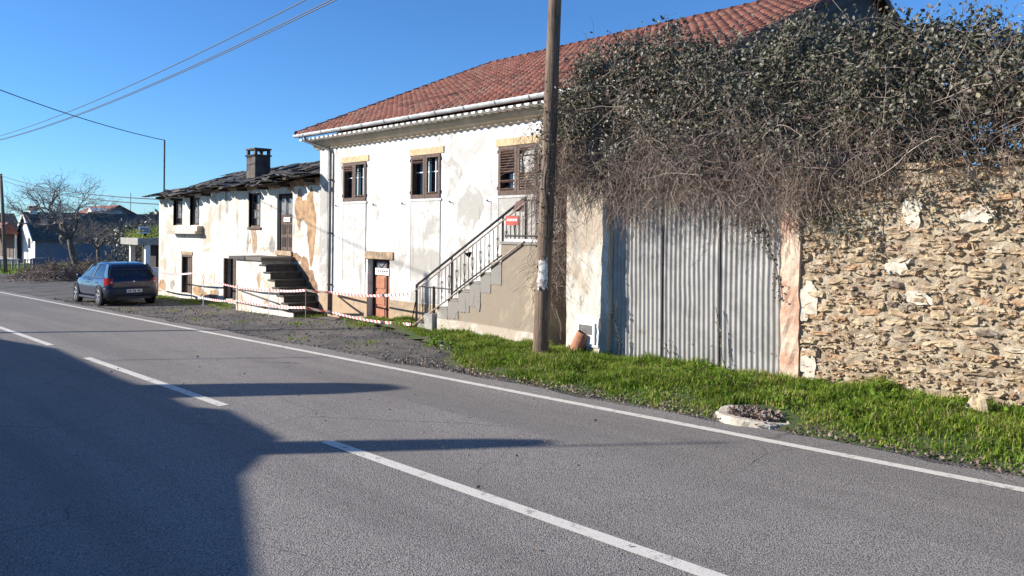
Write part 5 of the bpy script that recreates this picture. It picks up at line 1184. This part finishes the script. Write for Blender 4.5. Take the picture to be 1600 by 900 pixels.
def interp(tab, x): return lerp_tab(tab, x)
W = [(0, .66), (.05, .76), (.18, .83), (.5, .865), (1.2, .875), (2.6, .872), (3.4, .86), (3.85, .80), (4.1, .68), (4.23, .48)]
ZB = [(0, .34), (.10, .24), (.4, .20), (3.8, .20), (4.1, .26), (4.23, .36)]
ZT = [(0, .80), (.05, .93), (.15, .96), (1.2, .95), (2.6, .93), (2.95, .95), (3.5, .86), (4.0, .74), (4.18, .64), (4.23, .54)]
b = MB(); rows = []; wheels = (0.78, 3.44)
xs = sorted([0, .03, .08, .16, .28, .42, .6, .8, 1.0, 1.2, 1.5, 2, 2.4, 2.8, 3.0, 3.2, 3.44, 3.65, 3.85, 4.0, 4.12, 4.2, 4.23])
for x in xs:
    w = interp(W, x); zb = interp(ZB, x); zt = interp(ZT, x); half = [(0, zb), (.80 * w, zb), (.95 * w, zb + .05), (.985 * w, zb + (zt - zb) * .28), (1.0 * w, zb + (zt - zb) * .5), (.99 * w, zb + (zt - zb) * .68), (.955 * w, zb + (zt - zb) * .80), (.93 * w, zt - .02), (.85 * w, zt), (0, zt + .015)]
    rows.append([cp(x, -y, z) for y, z in half] + [cp(x, y, z) for y, z in half[::-1][1:-1]])
b.grid(rows, closed=True); b.poly(rows[0][::-1]); b.poly(rows[-1]); body = b.build('body', M['car'], car, smooth=True)
# cabin
RZt = [(.10, .95), (.22, 1.10), (.40, 1.32), (.62, 1.395), (1.2, 1.445), (1.9, 1.43), (2.3, 1.36), (2.7, 1.17), (3.1, .95)]
RWt = [(.10, .74), (.22, .70), (.40, .62), (.62, .595), (1.2, .60), (1.9, .60), (2.3, .60), (2.7, .64), (3.1, .70)]
b = MB(); rows = []
for x in (.10, .16, .22, .31, .40, .5, .62, .9, 1.2, 1.6, 1.9, 2.1, 2.3, 2.5, 2.7, 2.9, 3.1):
    zt = interp(RZt, x); wt = interp(RWt, x); wb = interp(W, x) * .92; zb = interp(ZT, x) - .03; hf = [(wb, zb), (wb * .65 + wt * .35, zb + (zt - zb) * .4), (wt + .02, zb + (zt - zb) * .85), (wt - .05, zt), (wt * .5, zt + .012), (0, zt + .016)]
    rows.append([cp(x, -y, z) for y, z in hf] + [cp(x, y, z) for y, z in hf[::-1][1:]])
b.grid(rows); b.build('glasshouse', M['glass'], car, smooth=True)
def skin(name, xs, pf, mat, parent):
    b = MB(); b.grid([[pf(x, u) for u in np.linspace(-1, 1, 13)] for x in xs]); return b.build(name, mat, parent, smooth=True)
def roof_pt(x, u):
    zt = interp(RZt, x); wt = interp(RWt, x); y = u * (wt + .03); k = abs(u); return cp(x, y, zt + .022 - (.075 * max(0, k - .85) / .15) - .012 * k * k)
skin('roof_panel', np.linspace(.36, 2.28, 14), roof_pt, M['car'], car)
b = MB(); b.grid([[cp(x, u * .58, interp(RZt, x) + dz) for u in (-1, -.5, 0, .5, 1)] for x, dz in ((.46, .02), (.30, .035), (.27, .02), (.40, .0))]); b.build('roof_spoiler', M['car'], car, smooth=True)
def strip(name, pts, w, mat, parent, out=.012):
    for s in (-1, 1):
        b = MB(); rows = []
        for x, z, ww in pts:
            t = (z - (interp(ZT, x) - .03)) / max(.01, interp(RZt, x) - interp(ZT, x) + .03); t = max(0, min(1, t)); wb = interp(W, x) * .92; wt = interp(RWt, x) + .02; y = wb + (wt - wb) * t + out; rows.append([cp(x - ww, s * y, z), cp(x + ww, s * y, z)])
        b.grid(rows); b.build(name, mat, parent)
strip('rear_pillar', [(.30, .94, .20), (.40, 1.05, .19), (.48, 1.18, .15), (.56, 1.30, .14), (.66, 1.39, .14)], 0, M['car'], car)
strip('middle_pillar', [(1.62, .94, .05), (1.60, 1.15, .045), (1.56, 1.40, .045)], 0, M['bumper'], car)
strip('front_pillar', [(3.0, .95, .06), (2.66, 1.18, .06), (2.3, 1.37, .06)], 0, M['car'], car)
# rear bumper, plate, lamps, emblem, handle, wiper
b = MB(); rows = []
for x, k in ((.0, 0), (-.035, 1), (-.045, 1), (-.03, 1), (0.02, 0)): pass
for z, o in ((.26, .02), (.30, .05), (.42, .065), (.56, .06), (.62, .035), (.63, -.01)):
    rows.append([cp(interp([(-1, .30), (-.9, .12), (-.75, .045), (0, .0), (.75, .045), (.9, .12), (1, .30)], u) - o, u * (.865 if abs(u) > .95 else .85), z) for u in np.linspace(-1, 1, 17)])
b.grid(rows); b.build('rear_bumper', M['bumper'], car, smooth=True)
b = MB(); b.box(-.40, .40, -.012, .012, 0, .10); 
b = MB(); b.grid([[cp(-.07 + .0, u * .55, z) for u in (-1, 0, 1)] for z in (.22, .31)]); b.build('diffuser', M['bumper'], car)
b = MB(); rows = [[cp(-.075, u, z) for u in (-.26, .26)] for z in (.44, .55)]; b.grid(rows); plate = b.build('number_plate', M['paper'], car)
b = MB()                         # three blurred pairs of characters, not legible in the photograph
for k, u in enumerate((-.18, -.125, -.035, .02, .11, .165)): b.grid([[cp(-.079, u + dx, z) for dx in (0, .036)] for z in (.462, .528)])
b.build('plate_marks', M['ink'], plate)
b = MB(); b.grid([[cp(-.0785, u, z) for u in (-.258, -.225)] for z in (.442, .548)]); b.build('plate_band', plain('plate_blue_band', (.02, .08, .4), .5), plate)
def onbody(u, z):                # tail surface, a little proud
    return cp(interp([(0, .0), (.6, .0), (.72, .045), (.80, .13), (.86, .34)], abs(u)) - .014 + .03 * max(0, z - .8) * 4, u, z)
for s in (-1, 1):
    b = MB(); b.grid([[onbody(s * u, z) for u in (.64, .69, .74, .80, .845)] for z in (.70, .76, .83, .925)]); tl = b.build('tail_light', M['tail'], car, smooth=True)
    b = MB(); b.grid([[onbody(s * u, z) + Vector((.006, 0, 0)) for u in (.66, .69, .72)] for z in (.77, .82)]); b.build('reversing_lens', M['tail_clear'], tl)
b = MB(); b.lathe([(.04, 0), (.036, .012), (0, .014)], (0, 0, 0), 'Z', 14); me = b.mesh('emblem', M['chrome'], True); part_from_mesh('emblem', me, car, Matrix.Translation(cp(-.02, 0, .80)) @ Matrix.Rotation(R(90), 4, 'Y'))
b = MB(); b.tube([cp(.13, 0, 1.0), cp(.17, -.15, 1.045), cp(.19, -.36, 1.07)], .010, 5); b.build('rear_wiper', M['rubber'], car)
b = MB(); b.grid([[onbody(u, z) for u in (-.5, -.25, 0, .25, .5)] for z in (.645, .655)]); b.build('hatch_seam', M['rubber'], car)
b = MB(); b.tube([cp(.62, 0, 1.42), cp(.60, 0, 1.47), cp(.40, 0, 1.62)], [.022, .012, .004], 6); b.build('roof_aerial', M['rubber'], car)
for s in (-1, 1):
    for x in (1.05, 2.1):
        b = MB(); b.tube([cp(x, s * .885, .78), cp(x + .09, s * .905, .785), cp(x + .18, s * .888, .78)], .016, 6); b.build('door_handle', M['car'], car)
    for x in (1.58, 2.72):
        b = MB(); b.grid([[cp(x + dx, s * (interp(W, x) * k + .002), z) for dx in (-.006, .006)] for z, k in ((.26, .965), (.40, .985), (.57, 1.0), (.70, .99), (.80, .96), (.91, .935))]); b.build('door_seam', M['rubber'], car)
    b = MB(); b.lathe([(0, -.07), (.07, -.05), (.095, 0), (.085, .05), (0, .07)], (0, 0, 0), 'Z', 12); me = b.mesh('wing_mirror', M['car'], True); part_from_mesh('wing_mirror', me, car, Matrix.Translation(cp(2.66, s * .97, .98)) @ Matrix.Scale(1.0, 4))
    b = MB(); b.tube([cp(.55, s * .83, .957), cp(1.6, s * .838, .95), cp(2.9, s * .82, .95)], .008, 5); b.build('window_trim', M['chrome'], car)
    b = MB(); b.box(-.6, .6, -.02, .02, -.05, .05); 
    b = MB(); b.grid([[cp(x, s * interp(W, x) * k, z) for x in np.linspace(1.15, 3.08, 6)] for k, z in ((.99, .19), (1.012, .23), (1.005, .29))]); b.build('side_sill', M['bumper'], car)
# wheels with arches
def wheel_mesh(s):
    t = MB(); t.lathe([(.20, .10), (.29, .105), (.315, .085), (.318, -.06), (.30, -.098), (.225, -.10)], (0, 0, 0), 'Y', 28); return t
for x in wheels:
    for s in (-1, 1):
        c = cp(x, s * .795, .316); ew = MB()
        ew.lathe([(.37, .0), (.37, s * .055), (.345, s * .058), (.345, 0)], cp(x, s * .825, .335), 'Y', 30); ew.build('wheel_arch', M['bumper'], car)
        d = MB(); d.lathe([(.345, 0), (0, 0)], cp(x, s * .85, .335), 'Y', 24); d.build('arch_well', M['rubber'], car)
        t = MB(); t.lathe([(.20, s * -.10), (.29, s * -.105), (.315, s * -.085), (.318, s * .06), (.30, s * .098), (.225, s * .10), (.215, s * .08)], c, 'Y', 28); wh = t.build('wheel', M['rubber'], car, smooth=True)
        rm = MB(); rm.lathe([(.222, s * .092), (.205, s * .098), (.195, s * .07), (.19, s * .02)], c, 'Y', 28); rm.lathe([(.055, s * .085), (.05, s * .095), (0, s * .097)], c, 'Y', 14)
        for k in range(5):
            a = 2 * math.pi * k / 5 + .3; dr_ = Vector((math.cos(a), 0, math.sin(a))); pr_ = Vector((-math.sin(a), 0, math.cos(a)))
            rm.prism([c + dr_ * .04 + pr_ * .022 + Vector((0, s * .07, 0)), c + dr_ * .205 + pr_ * .032 + Vector((0, s * .075, 0)), c + dr_ * .205 - pr_ * .032 + Vector((0, s * .075, 0)), c + dr_ * .04 - pr_ * .022 + Vector((0, s * .07, 0))], (0, s * .018, 0))
        rm.build('rim', M['rim'], wh); dk = MB(); dk.lathe([(.20, s * .045), (0, s * .045)], c, 'Y', 20); dk.build('brake_disc', M['dark_metal'], wh)

# ================================================================== across the street: the low row that shades the road
QY = -3.0
def topz(px, py): return unshade(gnd(px, py), QY)
opp = thing('opposite_house', 'low white house with tiled roof on the pavement side behind the viewer', 'house', (-20.0, QY, -0.3))
prof = [topz(*p) for p in ((0, 530), (90, 545), (185, 590), (260, 617), (300, 636), (360, 641), (440, 685), (380, 745), (388, 800), (400, 900))]
prof = sorted([(p.x, p.z) for p in prof]); prof = [(-46.0, prof[0][1] - 0.1), (-33.0, prof[0][1])] + prof
xe, ze = prof[-1]; prof += [(xe + 2.2, ze - 0.42)]
b = MB(); top = [(x, z) for x, z in prof]; xr = top[-1][0]
b.prism([(x, QY, z - 0.12) for x, z in top] + [(xr, QY, -0.9), (-46.0, QY, -1.4)], (0, -7.0, 0)); b.build('wall', M['far_white'], opp)
for k, ((xa, za), (xb, zb2)) in enumerate(zip(top, top[1:])):
    if xb - xa < 0.02: continue
    b = MB(); b.prism([(xa, QY + 0.02, za - .118), (xb, QY + 0.02, zb2 - .118), (xb, QY + 0.02, zb2), (xa, QY + 0.02, za)], (0, -7.2, 0)); b.build('roof_strip', M['far_tile'], opp)
for k, x in enumerate((-39, -33, -27.5, -21, -13.5)):
    g_ = gz(x); f = boxpart('window', M['shutter'], opp, x, x + 1.0, QY - .05, QY + .05, g_ + 1.2, g_ + 2.4); boxpart('pane', M['glass'], f, x + .08, x + .92, QY + .051, QY + .056, g_ + 1.28, g_ + 2.32)
for x in (-30.2, -17.2): g_ = gz(x); f = boxpart('door', M['old_wood'], opp, x, x + .95, QY - .05, QY + .05, g_ + .1, g_ + 2.2); boxpart('handle', M['chrome'], f, x + .8, x + .84, QY + .052, QY + .09, g_ + 1.1, g_ + 1.2)
def chimney_for(px, py, w, nm, d=0.5):
    G = gnd(px, py); Y = QY - 0.7; p = unshade(G, Y); base = lerp_tab(top, p.x) - 0.3
    b = MB(); rows = []
    for z, k in ((base, 1.0), (p.z - .9, .95), (p.z - .3, .8), (p.z, .45)): rows.append([(p.x - w / 2 * k, Y - d / 2 * k, z), (p.x + w / 2 * k, Y - d / 2 * k, z), (p.x + w / 2 * k, Y + d / 2 * k, z), (p.x - w / 2 * k, Y + d / 2 * k, z)])
    b.grid(rows, closed=True); b.poly(rows[-1]); b.build(nm, M['far_white'], opp); return p
chimney_for(615, 605, 0.95, 'chimney'); pc = chimney_for(855, 691, 0.36, 'chimney', 0.36)
for px, py, x in ((1150, 691, None), (510, 558, None)):
    G = gnd(px, py); p = unshade(G, QY - 0.7); am = MB(); am.tube([(p.x, QY - .7, lerp_tab(top, p.x) - .3), (p.x, QY - .7, p.z)], .022, 6); am.tube([(p.x - .3, QY - .7, p.z - .15), (p.x + .3, QY - .7, p.z - .12)], .008, 4); am.build('aerial', M['pipe'], opp)

# ================================================================== the far side of the gravel lot
def simple_house(name, label, x0, x1, y0, y1, zg, zw, ridge_z, axis, wall, roofm, over=0.4):
    e = thing(name, label, 'house', ((x0 + x1) / 2, (y0 + y1) / 2, zg)); b = MB()
    b.box(x0, x1, y0, y1, zg - .5, zw)
    if axis == 'Y':              # ridge along Y, gables face +-Y
        xm = (x0 + x1) / 2
        for y in (y0, y1): b.poly([(x0, y, zw), (x1, y, zw), (xm, y, ridge_z - .12)])
    else:
        ym = (y0 + y1) / 2
        for x in (x0, x1): b.poly([(x, y0, zw), (x, y1, zw), (x, ym, ridge_z - .12)])
    b.build('wall', wall, e)
    r = MB()
    if axis == 'Y':
        xm = (x0 + x1) / 2; k = (ridge_z - zw) / (xm - x0)
        for s in (-1, 1):
            xe = xm + s * (xm - x0 + over); ez = zw - over * k; r.prism([(xm, y0 - over, ridge_z), (xe, y0 - over, ez), (xe, y0 - over, ez - .12), (xm, y0 - over, ridge_z - .12)], (0, y1 - y0 + 2 * over, 0))
    else:
        ym = (y0 + y1) / 2; k = (ridge_z - zw) / (ym - y0)
        for s in (-1, 1):
            ye = ym + s * (ym - y0 + over); ez = zw - over * k; r.prism([(x0 - over, ym, ridge_z), (x0 - over, ye, ez), (x0 - over, ye, ez - .12), (x0 - over, ym, ridge_z - .12)], (x1 - x0 + 2 * over, 0, 0))
    rf = r.build('roof', roofm, e); return e, rf
# long slate-roofed house: lit gable towards the street, long side towards us has shade put into its colour
gA = gnd(56, 411); zg = gA.z
sc = lambda px, py, X: (lambda d: Vector((X, d[1] * X / d[0], CAMZ + d[2] * X / d[0])))(ray(px, py))
XA = gA.x; yA = sc(56, 411, XA).y; yB = sc(238, 411, XA).y; zE = sc(62, 372, XA).z; zR = sc(62, 331, XA - 3.5).z
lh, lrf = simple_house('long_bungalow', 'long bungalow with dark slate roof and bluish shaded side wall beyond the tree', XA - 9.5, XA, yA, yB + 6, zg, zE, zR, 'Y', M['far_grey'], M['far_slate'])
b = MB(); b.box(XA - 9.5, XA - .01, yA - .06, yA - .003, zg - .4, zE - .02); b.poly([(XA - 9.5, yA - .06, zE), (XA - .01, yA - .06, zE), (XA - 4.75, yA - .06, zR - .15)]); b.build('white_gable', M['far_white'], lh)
for s in (-1, 1):
    b = MB(); k = (zR - zE) / 4.75; xe = XA - 4.75 + s * 5.2; b.prism([(XA - 4.75, yA - .5, zR + .02), (xe, yA - .5, zE - .45 * k + .02), (xe, yA - .5, zE - .45 * k - .35), (XA - 4.75, yA - .5, zR - .33)], (0, .1, 0)); b.build('white_barge_board', M['white'], lrf)
w = boxpart('window', M['white'], lh, XA - 3.4, XA - 1.9, yA - .12, yA - .062, zg + 1.6, zg + 3.2); boxpart('pane', M['glass'], w, XA - 3.25, XA - 2.05, yA - .13, yA - .121, zg + 1.75, zg + 3.05)
c_ = boxpart('chimney', M['far_white'], lrf, XA - 5.2, XA - 4.3, yA + .3, yA + 1.1, zR - .5, zR + .25); boxpart('chimney_cap', M['far_slate'], c_, XA - 5.35, XA - 4.15, yA + .15, yA + 1.25, zR + .251, zR + .75)
# porch before the gable
por = thing('porch', 'open white porch with red tiled roof and posts before the bungalow gable', 'porch', (XA - 6, yA - 3, zg)); px0, px1, py0, py1 = XA - 18, XA - 6.0, yA - 3.6, yA - .55
b = MB(); b.box(px0, px1, py0, py1, zg - .3, zg + .35); b.build('floor_slab', M['far_white'], por)
b = MB(); z0 = zg + 3.5; b.add([(px0, py0, z0), (px1, py0, z0), (px1, py1, z0), (px0, py1, z0), (px0 + 1.5, (py0 + py1) / 2 + .8, z0 + 1.5), (px1 - 1.5, (py0 + py1) / 2 + .8, z0 + 1.5)], [(0, 1, 5, 4), (1, 2, 5), (2, 3, 4, 5), (3, 0, 4), (3, 2, 1, 0)]); b.build('roof', M['far_tile'], por)
boxpart('beam', M['far_white'], por, px0 + .1, px1 - .1, py0 + .1, py0 + .35, z0 - .35, z0 - .002)
for k in range(6): x = px0 + .3 + k * (px1 - px0 - .8) / 5; boxpart('post', M['far_white'], por, x, x + .22, py0 + .12, py0 + .34, zg + .351, z0 - .352)
boxpart('post', M['far_white'], por, px1 - .5, px1 - .28, py1 - .4, py1 - .2, zg + .351, z0 - .01); boxpart('rail', M['far_white'], por, px0 + .3, px1 - .4, py0 + .17, py0 + .27, zg + 1.2, zg + 1.3); boxpart('back_wall', M['far_slate'], por, px0 + .4, px1 - .6, py1 - .1, py1 - .02, zg + .36, z0 - .05)
# red-roofed house behind
def far_pt(px, py, X): return sc(px, py, X)
X2 = -150.0; a = far_pt(131, 341, X2); c = far_pt(236, 341, X2); r_ = far_pt(150, 322, X2 - 6)
rh, rrf = simple_house('red_roofed_house', 'large house with red tiled roof rising behind the long bungalow', X2 - 16, X2, a.y, c.y, -3, far_pt(131, 345, X2).z, far_pt(150, 321, X2 - 8).z, 'X', M['far_grey'], M['far_tile'], .8)
dmr = thing('dormer', 'small white dormer on the red tiled roof behind the bungalow', 'dormer', (X2 - 4, a.y + 6, far_pt(165, 341, X2).z)) if False else None
p = far_pt(168, 338, X2 - 1); b = MB(); b.box(p.x - 1.5, p.x + 1.5, p.y - 2.5, p.y + 2, p.z - 1.2, p.z + .6); b.prism([(p.x - 1.9, p.y - 2.9, p.z + .6), (p.x + 1.9, p.y - 2.9, p.z + .6), (p.x, p.y - 2.9, p.z + 1.5)], (0, 5, 0)); b.build('dormer', M['far_white'], rrf)
p = far_pt(205, 306, X2 - 8); b = MB(); b.tube([(p.x, p.y, p.z - 3), (p.x, p.y, p.z + .6)], .06, 5); b.build('aerial', M['pipe'], rrf)
# dark-roofed white house at the end of the view
X3 = -135.0; a = far_pt(-30, 400, X3); c = far_pt(27, 400, X3)
dh, drf = simple_house('dark_roofed_house', 'white house with dark hipped roof beyond the porch', X3 - 10, X3, a.y - 6, c.y, -3, far_pt(0, 359, X3).z, far_pt(15, 333, X3 - 3).z, 'Y', M['far_white'], M['far_slate'], .6)
y = far_pt(14, 372, X3).y; w = boxpart('window', M['far_slate'], dh, X3 - .02, X3 + .05, y - 1.1, y + 1.0, far_pt(10, 377, X3).z, far_pt(10, 366, X3).z)
boxpart('shutter_box', M['far_grey'], w, X3 + .051, X3 + .09, y - 1.1, y + 1.0, far_pt(10, 366, X3).z + .02, far_pt(10, 366, X3).z + .3)
# balcony with planting and blue sign beside the slate house
pB = gnd(238, 432); XB = -46.0; q = sc(233, 378, XB)
bal = thing('concrete_balcony', 'concrete balcony ledge overgrown with plants on a white post beyond the slate house', 'balcony', (XB, q.y, gz(XB))); zt = sc(233, 372, XB).z; zb_ = sc(233, 383, XB).z; y0 = sc(216, 378, XB).y
b = MB(); b.box(XB - 3.0, XB, y0, y0 + 3.4, zb_, zt); b.build('slab', M['concrete'], bal, bevel=.03)
py_ = sc(233, 400, XB).y; boxpart('post', M['white'], bal, XB - .35, XB - .1, py_ - .13, py_ + .13, gz(XB) - .2, zb_ - .002); boxpart('post', M['white'], bal, XB - 2.9, XB - 2.65, py_ - .13, py_ + .13, gz(XB) - .2, zb_ - .002)
boxpart('lower_block', M['far_white'], bal, XB - .3, XB + .1, py_ + .15, py_ + .6, gz(XB) - .2, sc(240, 418, XB).z); b = MB(); b.box(XB - 3, XB - .6, y0 + 1.2, y0 + 3.4, gz(XB) - .2, zb_ - .01); b.build('store_wall', M['dark_wood'], bal)
bl = Leaves(41); n = 1500; bl.put(np.stack([vr.uniform(XB - 3, XB + .1, n), y0 + vr.uniform(.1, 3.4, n), zt + np.abs(vr.normal(size=n)) * .28 - .05], 1), vr.uniform(.06, .13, n), vr.uniform(.5, 1.0, n)); kind(bl.build('plants', M['grass'], bal), 'stuff')
s0 = sc(218, 365, XB - .5); s1 = sc(235, 354, XB - .5); bs = thing('blue_sign', 'small pale blue sign board on a short stand above the planted balcony', 'sign', (XB - .5, (s0.y + s1.y) / 2, zt))
b = MB(); b.box(XB - .52, XB - .46, s0.y, s1.y, s0.z, s1.z); b.build('panel', plain('pale_blue_sign_face', (.42, .52, .66), .5, var=.1), bs); b = MB(); rr = random.Random(2)
for z in (.35, .65):
    for k in range(5): yk = s0.y + (s1.y - s0.y) * (.12 + .16 * k); b.box(XB - .459, XB - .455, yk, yk + .09, s0.z + (s1.z - s0.z) * z - .04, s0.z + (s1.z - s0.z) * z + .04)
b.build('lettering', M['far_grey'], bs); boxpart('stand', M['black'], bs, XB - .58, XB - .53, s0.y + .25, s1.y - .1, zt - .02, s0.z + .02)
# green hedge mass by the corner of the slate house
hd = Leaves(43); n = 5200; hy = sc(240, 390, -52).y; hd.put(np.stack([vr.uniform(-58, -50, n), hy + vr.uniform(-1.2, 3.0, n), gz(-52) + 3.2 * vr.uniform(0, 1, n) ** .8], 1) + vr.normal(size=(n, 3)) * .2, vr.uniform(.10, .24, n), np.clip(.35 + .25 * vr.normal(size=n), 0, 1))
hg = thing('evergreen_hedge', 'dark evergreen hedge filling the gap behind the slate house corner', 'hedge', (-54, hy, gz(-54))); kind(hd.build('foliage', M['ivy'], hg), 'stuff')
for k in range(5): b = MB(); x = -57 + k * 1.5; b.tube([(x, hy, gz(x) - .2), (x + .2, hy + .1, gz(x) + 2), (x, hy - .1, gz(x) + 2.9)], [.09, .06, .02], 6); b.build('stem', M['bark'], hg)
# ------------------------------------------------ bare walnut tree
def bare_tree(base, height, seed, label):
    r = random.Random(seed); e = thing('bare_tree', label, 'tree', base); trunk = MB(); crown = MB()
    def grow(p, d, L, rad, depth):
        n = 4; pts = [p]; dd = d.copy()
        for i in range(n):
            dd = (dd + Vector((r.uniform(-1, 1), r.uniform(-1, 1), r.uniform(-.7, .9))) * (.16 + .05 * depth)).normalized(); pts.append(pts[-1] + dd * L / n)
        (trunk if depth < 2 else crown).tube(pts, [rad * (1 - .35 * i / n) for i in range(n + 1)], 7 if depth < 2 else (4 if depth < 4 else 3), caps=depth < 2)
        if depth >= 7 or L < height * .022: return
        k = 4 if depth == 0 else (3 if depth < 6 else 2)
        for i in range(k):
            q = pts[-1] if i < 2 or depth == 0 else pts[r.randint(1, n - 1)]; a = r.uniform(0, 6.28); sp_ = r.uniform(.45, 1.0) if depth else r.uniform(.5, 1.05)
            u = dd.cross(Vector((.3, .2, 1))).normalized(); w_ = dd.cross(u); nd = (dd * math.cos(sp_) + (u * math.cos(a) + w_ * math.sin(a)) * math.sin(sp_)); nd.z = nd.z * .8 + .12 - .03 * depth; nd.normalize()
            grow(q, nd, L * r.uniform(.66, .86), rad * .62 * r.uniform(.8, 1.05), depth + 1)
    grow(Vector(base) - Vector((0, 0, .2)), Vector((.05, -.05, 1)), height * .24, height * .028, 0)
    trunk.build('trunk', M['bark'], e, smooth=True); crown.build('crown', M['twig_bark'], e); return e
def tb():
    t = NT('fine_winter_twigs'); return t.done(t.mix(t.ramp(t.noise(2, 3), .4, .6), (.19, .16, .14), (.32, .27, .235)), .9)
M['twig_bark'] = tb(); tg = gnd(122, 419); tg = Vector((tg.x, tg.y, gz(tg.x)))
bare_tree(tg, 12.4, 4, 'bare spreading winter tree with forked trunk before the long bungalow')
bt = gnd(214, 420); bare_tree(Vector((bt.x, bt.y + 1.0, gz(bt.x))), 7.0, 9, 'low bare twiggy tree between the bungalow and the planted balcony')
bt = gnd(168, 418); bare_tree(Vector((bt.x - 6, bt.y + 1, gz(bt.x))), 7.5, 12, 'small bare sapling behind the spreading tree')
# ------------------------------------------------ heap of cut branches, low fence and block
hp = gnd(92, 436); heap = thing('brush_heap', 'heap of cut branches and dry brush at the back of the gravel', 'brush heap', (hp.x, hp.y, hp.z)); hs = Stems(51); n = 2600
r = vr; cxs = [gnd(60, 434), gnd(85, 438), gnd(110, 436), gnd(140, 432), gnd(165, 430), gnd(190, 428)]; hgts = [.8, 1.15, 1.0, 1.2, 1.0, .9]; PP = []
for k in range(n):
    c = cxs[k % 6]; a = r.uniform(0, 6.28); q = abs(r.normal()) * 1.1; PP.append((c.x + q * math.cos(a) * 1.3, c.y + q * math.sin(a) * .9, gz(c.x) + max(0.02, hgts[k % 6] * (1 - q / 2.4)) * r.uniform(.1, 1)))
P = np.array(PP); D = r.normal(size=(n, 3)) * np.array([1, 1, .35]); L = walk(r, P, D, n, r.uniform(.08, .26, n), .3, .03, 6); L[:, :, 2] = np.maximum(L[:, :, 2], GRADE * L[:, :, 0] + .01); hs.put(L, r.uniform(.006, .02, n), np.clip(.5 + .28 * r.normal(size=n), 0, 1)); kind(hs.build('branches', M['twig'], heap), 'stuff')
hl = Leaves(52); n = 5200; k = r.integers(0, 6, n); cc = np.array([[c.x, c.y, gz(c.x)] for c in cxs])[k]; q = np.abs(r.normal(size=n)); a = r.uniform(0, 6.28, n); hl.put(np.stack([cc[:, 0] + q * np.cos(a) * 1.3, cc[:, 1] + q * np.sin(a) * .9, cc[:, 2] + np.maximum(.03, np.array(hgts)[k] * (1 - q / 2.2)) * r.uniform(.3, 1, n)], 1), r.uniform(.06, .14, n), np.clip(.75 + .2 * r.normal(size=n), 0, 1)); kind(hl.build('dry_leaves', M['twig'], heap), 'stuff')
bb = gnd(63, 421); blk = tag(boxpart('concrete_block', M['far_grey'], None, bb.x - .6, bb.x, bb.y - .55, bb.y + .55, gz(bb.x) - .1, gz(bb.x) + 1.0, .03), 'low grey concrete block standing on grass by the bungalow corner', 'block')
fn = thing('rail_fence', 'low grey rail fence on the grass before the porch', 'fence', gnd(30, 422))
fa, fb_ = gnd(-20, 424), gnd(58, 421)
for k in range(9): p = fa.lerp(fb_, k / 8); boxpart('fence_post', M['concrete'], fn, p.x - .07, p.x + .07, p.y - .07, p.y + .07, gz(p.x) - .1, gz(p.x) + .95)
for z in (.45, .85): b = MB(); b.tube([Vector((fa.x, fa.y, gz(fa.x) + z)), Vector((fb_.x, fb_.y, gz(fb_.x) + z))], .04, 6); b.build('fence_rail', M['concrete'], fn)
def lawn(r, n):
    X = r.uniform(-100, -56, n); Y = .16 * -X + r.uniform(.5, 12, n); m = (np.sin(X * .7) * np.sin(Y * .9 + X * .2) > -.5) & (Y > 12.4); X = X[m]; Y = Y[m]; return np.stack([X, Y, GRADE * X - .02], 1), np.ones(len(X))
o = grass('far_grass', None, 26000, lawn, .10, .28, 71, M['grass'], .035, .5); tag(o, 'strip of rough lawn beside the far pole and brush heap', 'grass')
# dark treeline closing the view on the horizon
tl = Leaves(61); n = 16000; a = vr.uniform(-.02, 1.5, n); rad = vr.uniform(300, 330, n); hh = 7 + 4 * np.sin(a * 23) + 3 * np.sin(a * 61); tl.put(np.stack([-rad * np.cos(a), rad * np.sin(a), -3 + hh * vr.uniform(0, 1, n) * .8], 1), vr.uniform(1.2, 2.4, n), np.clip(.4 + .2 * vr.normal(size=n), 0, 1)); o = kind(tl.build('far_woodland', M['ivy'], None), 'stuff'); tag(o, 'dark far-off belt of woodland along the horizon', 'woodland')
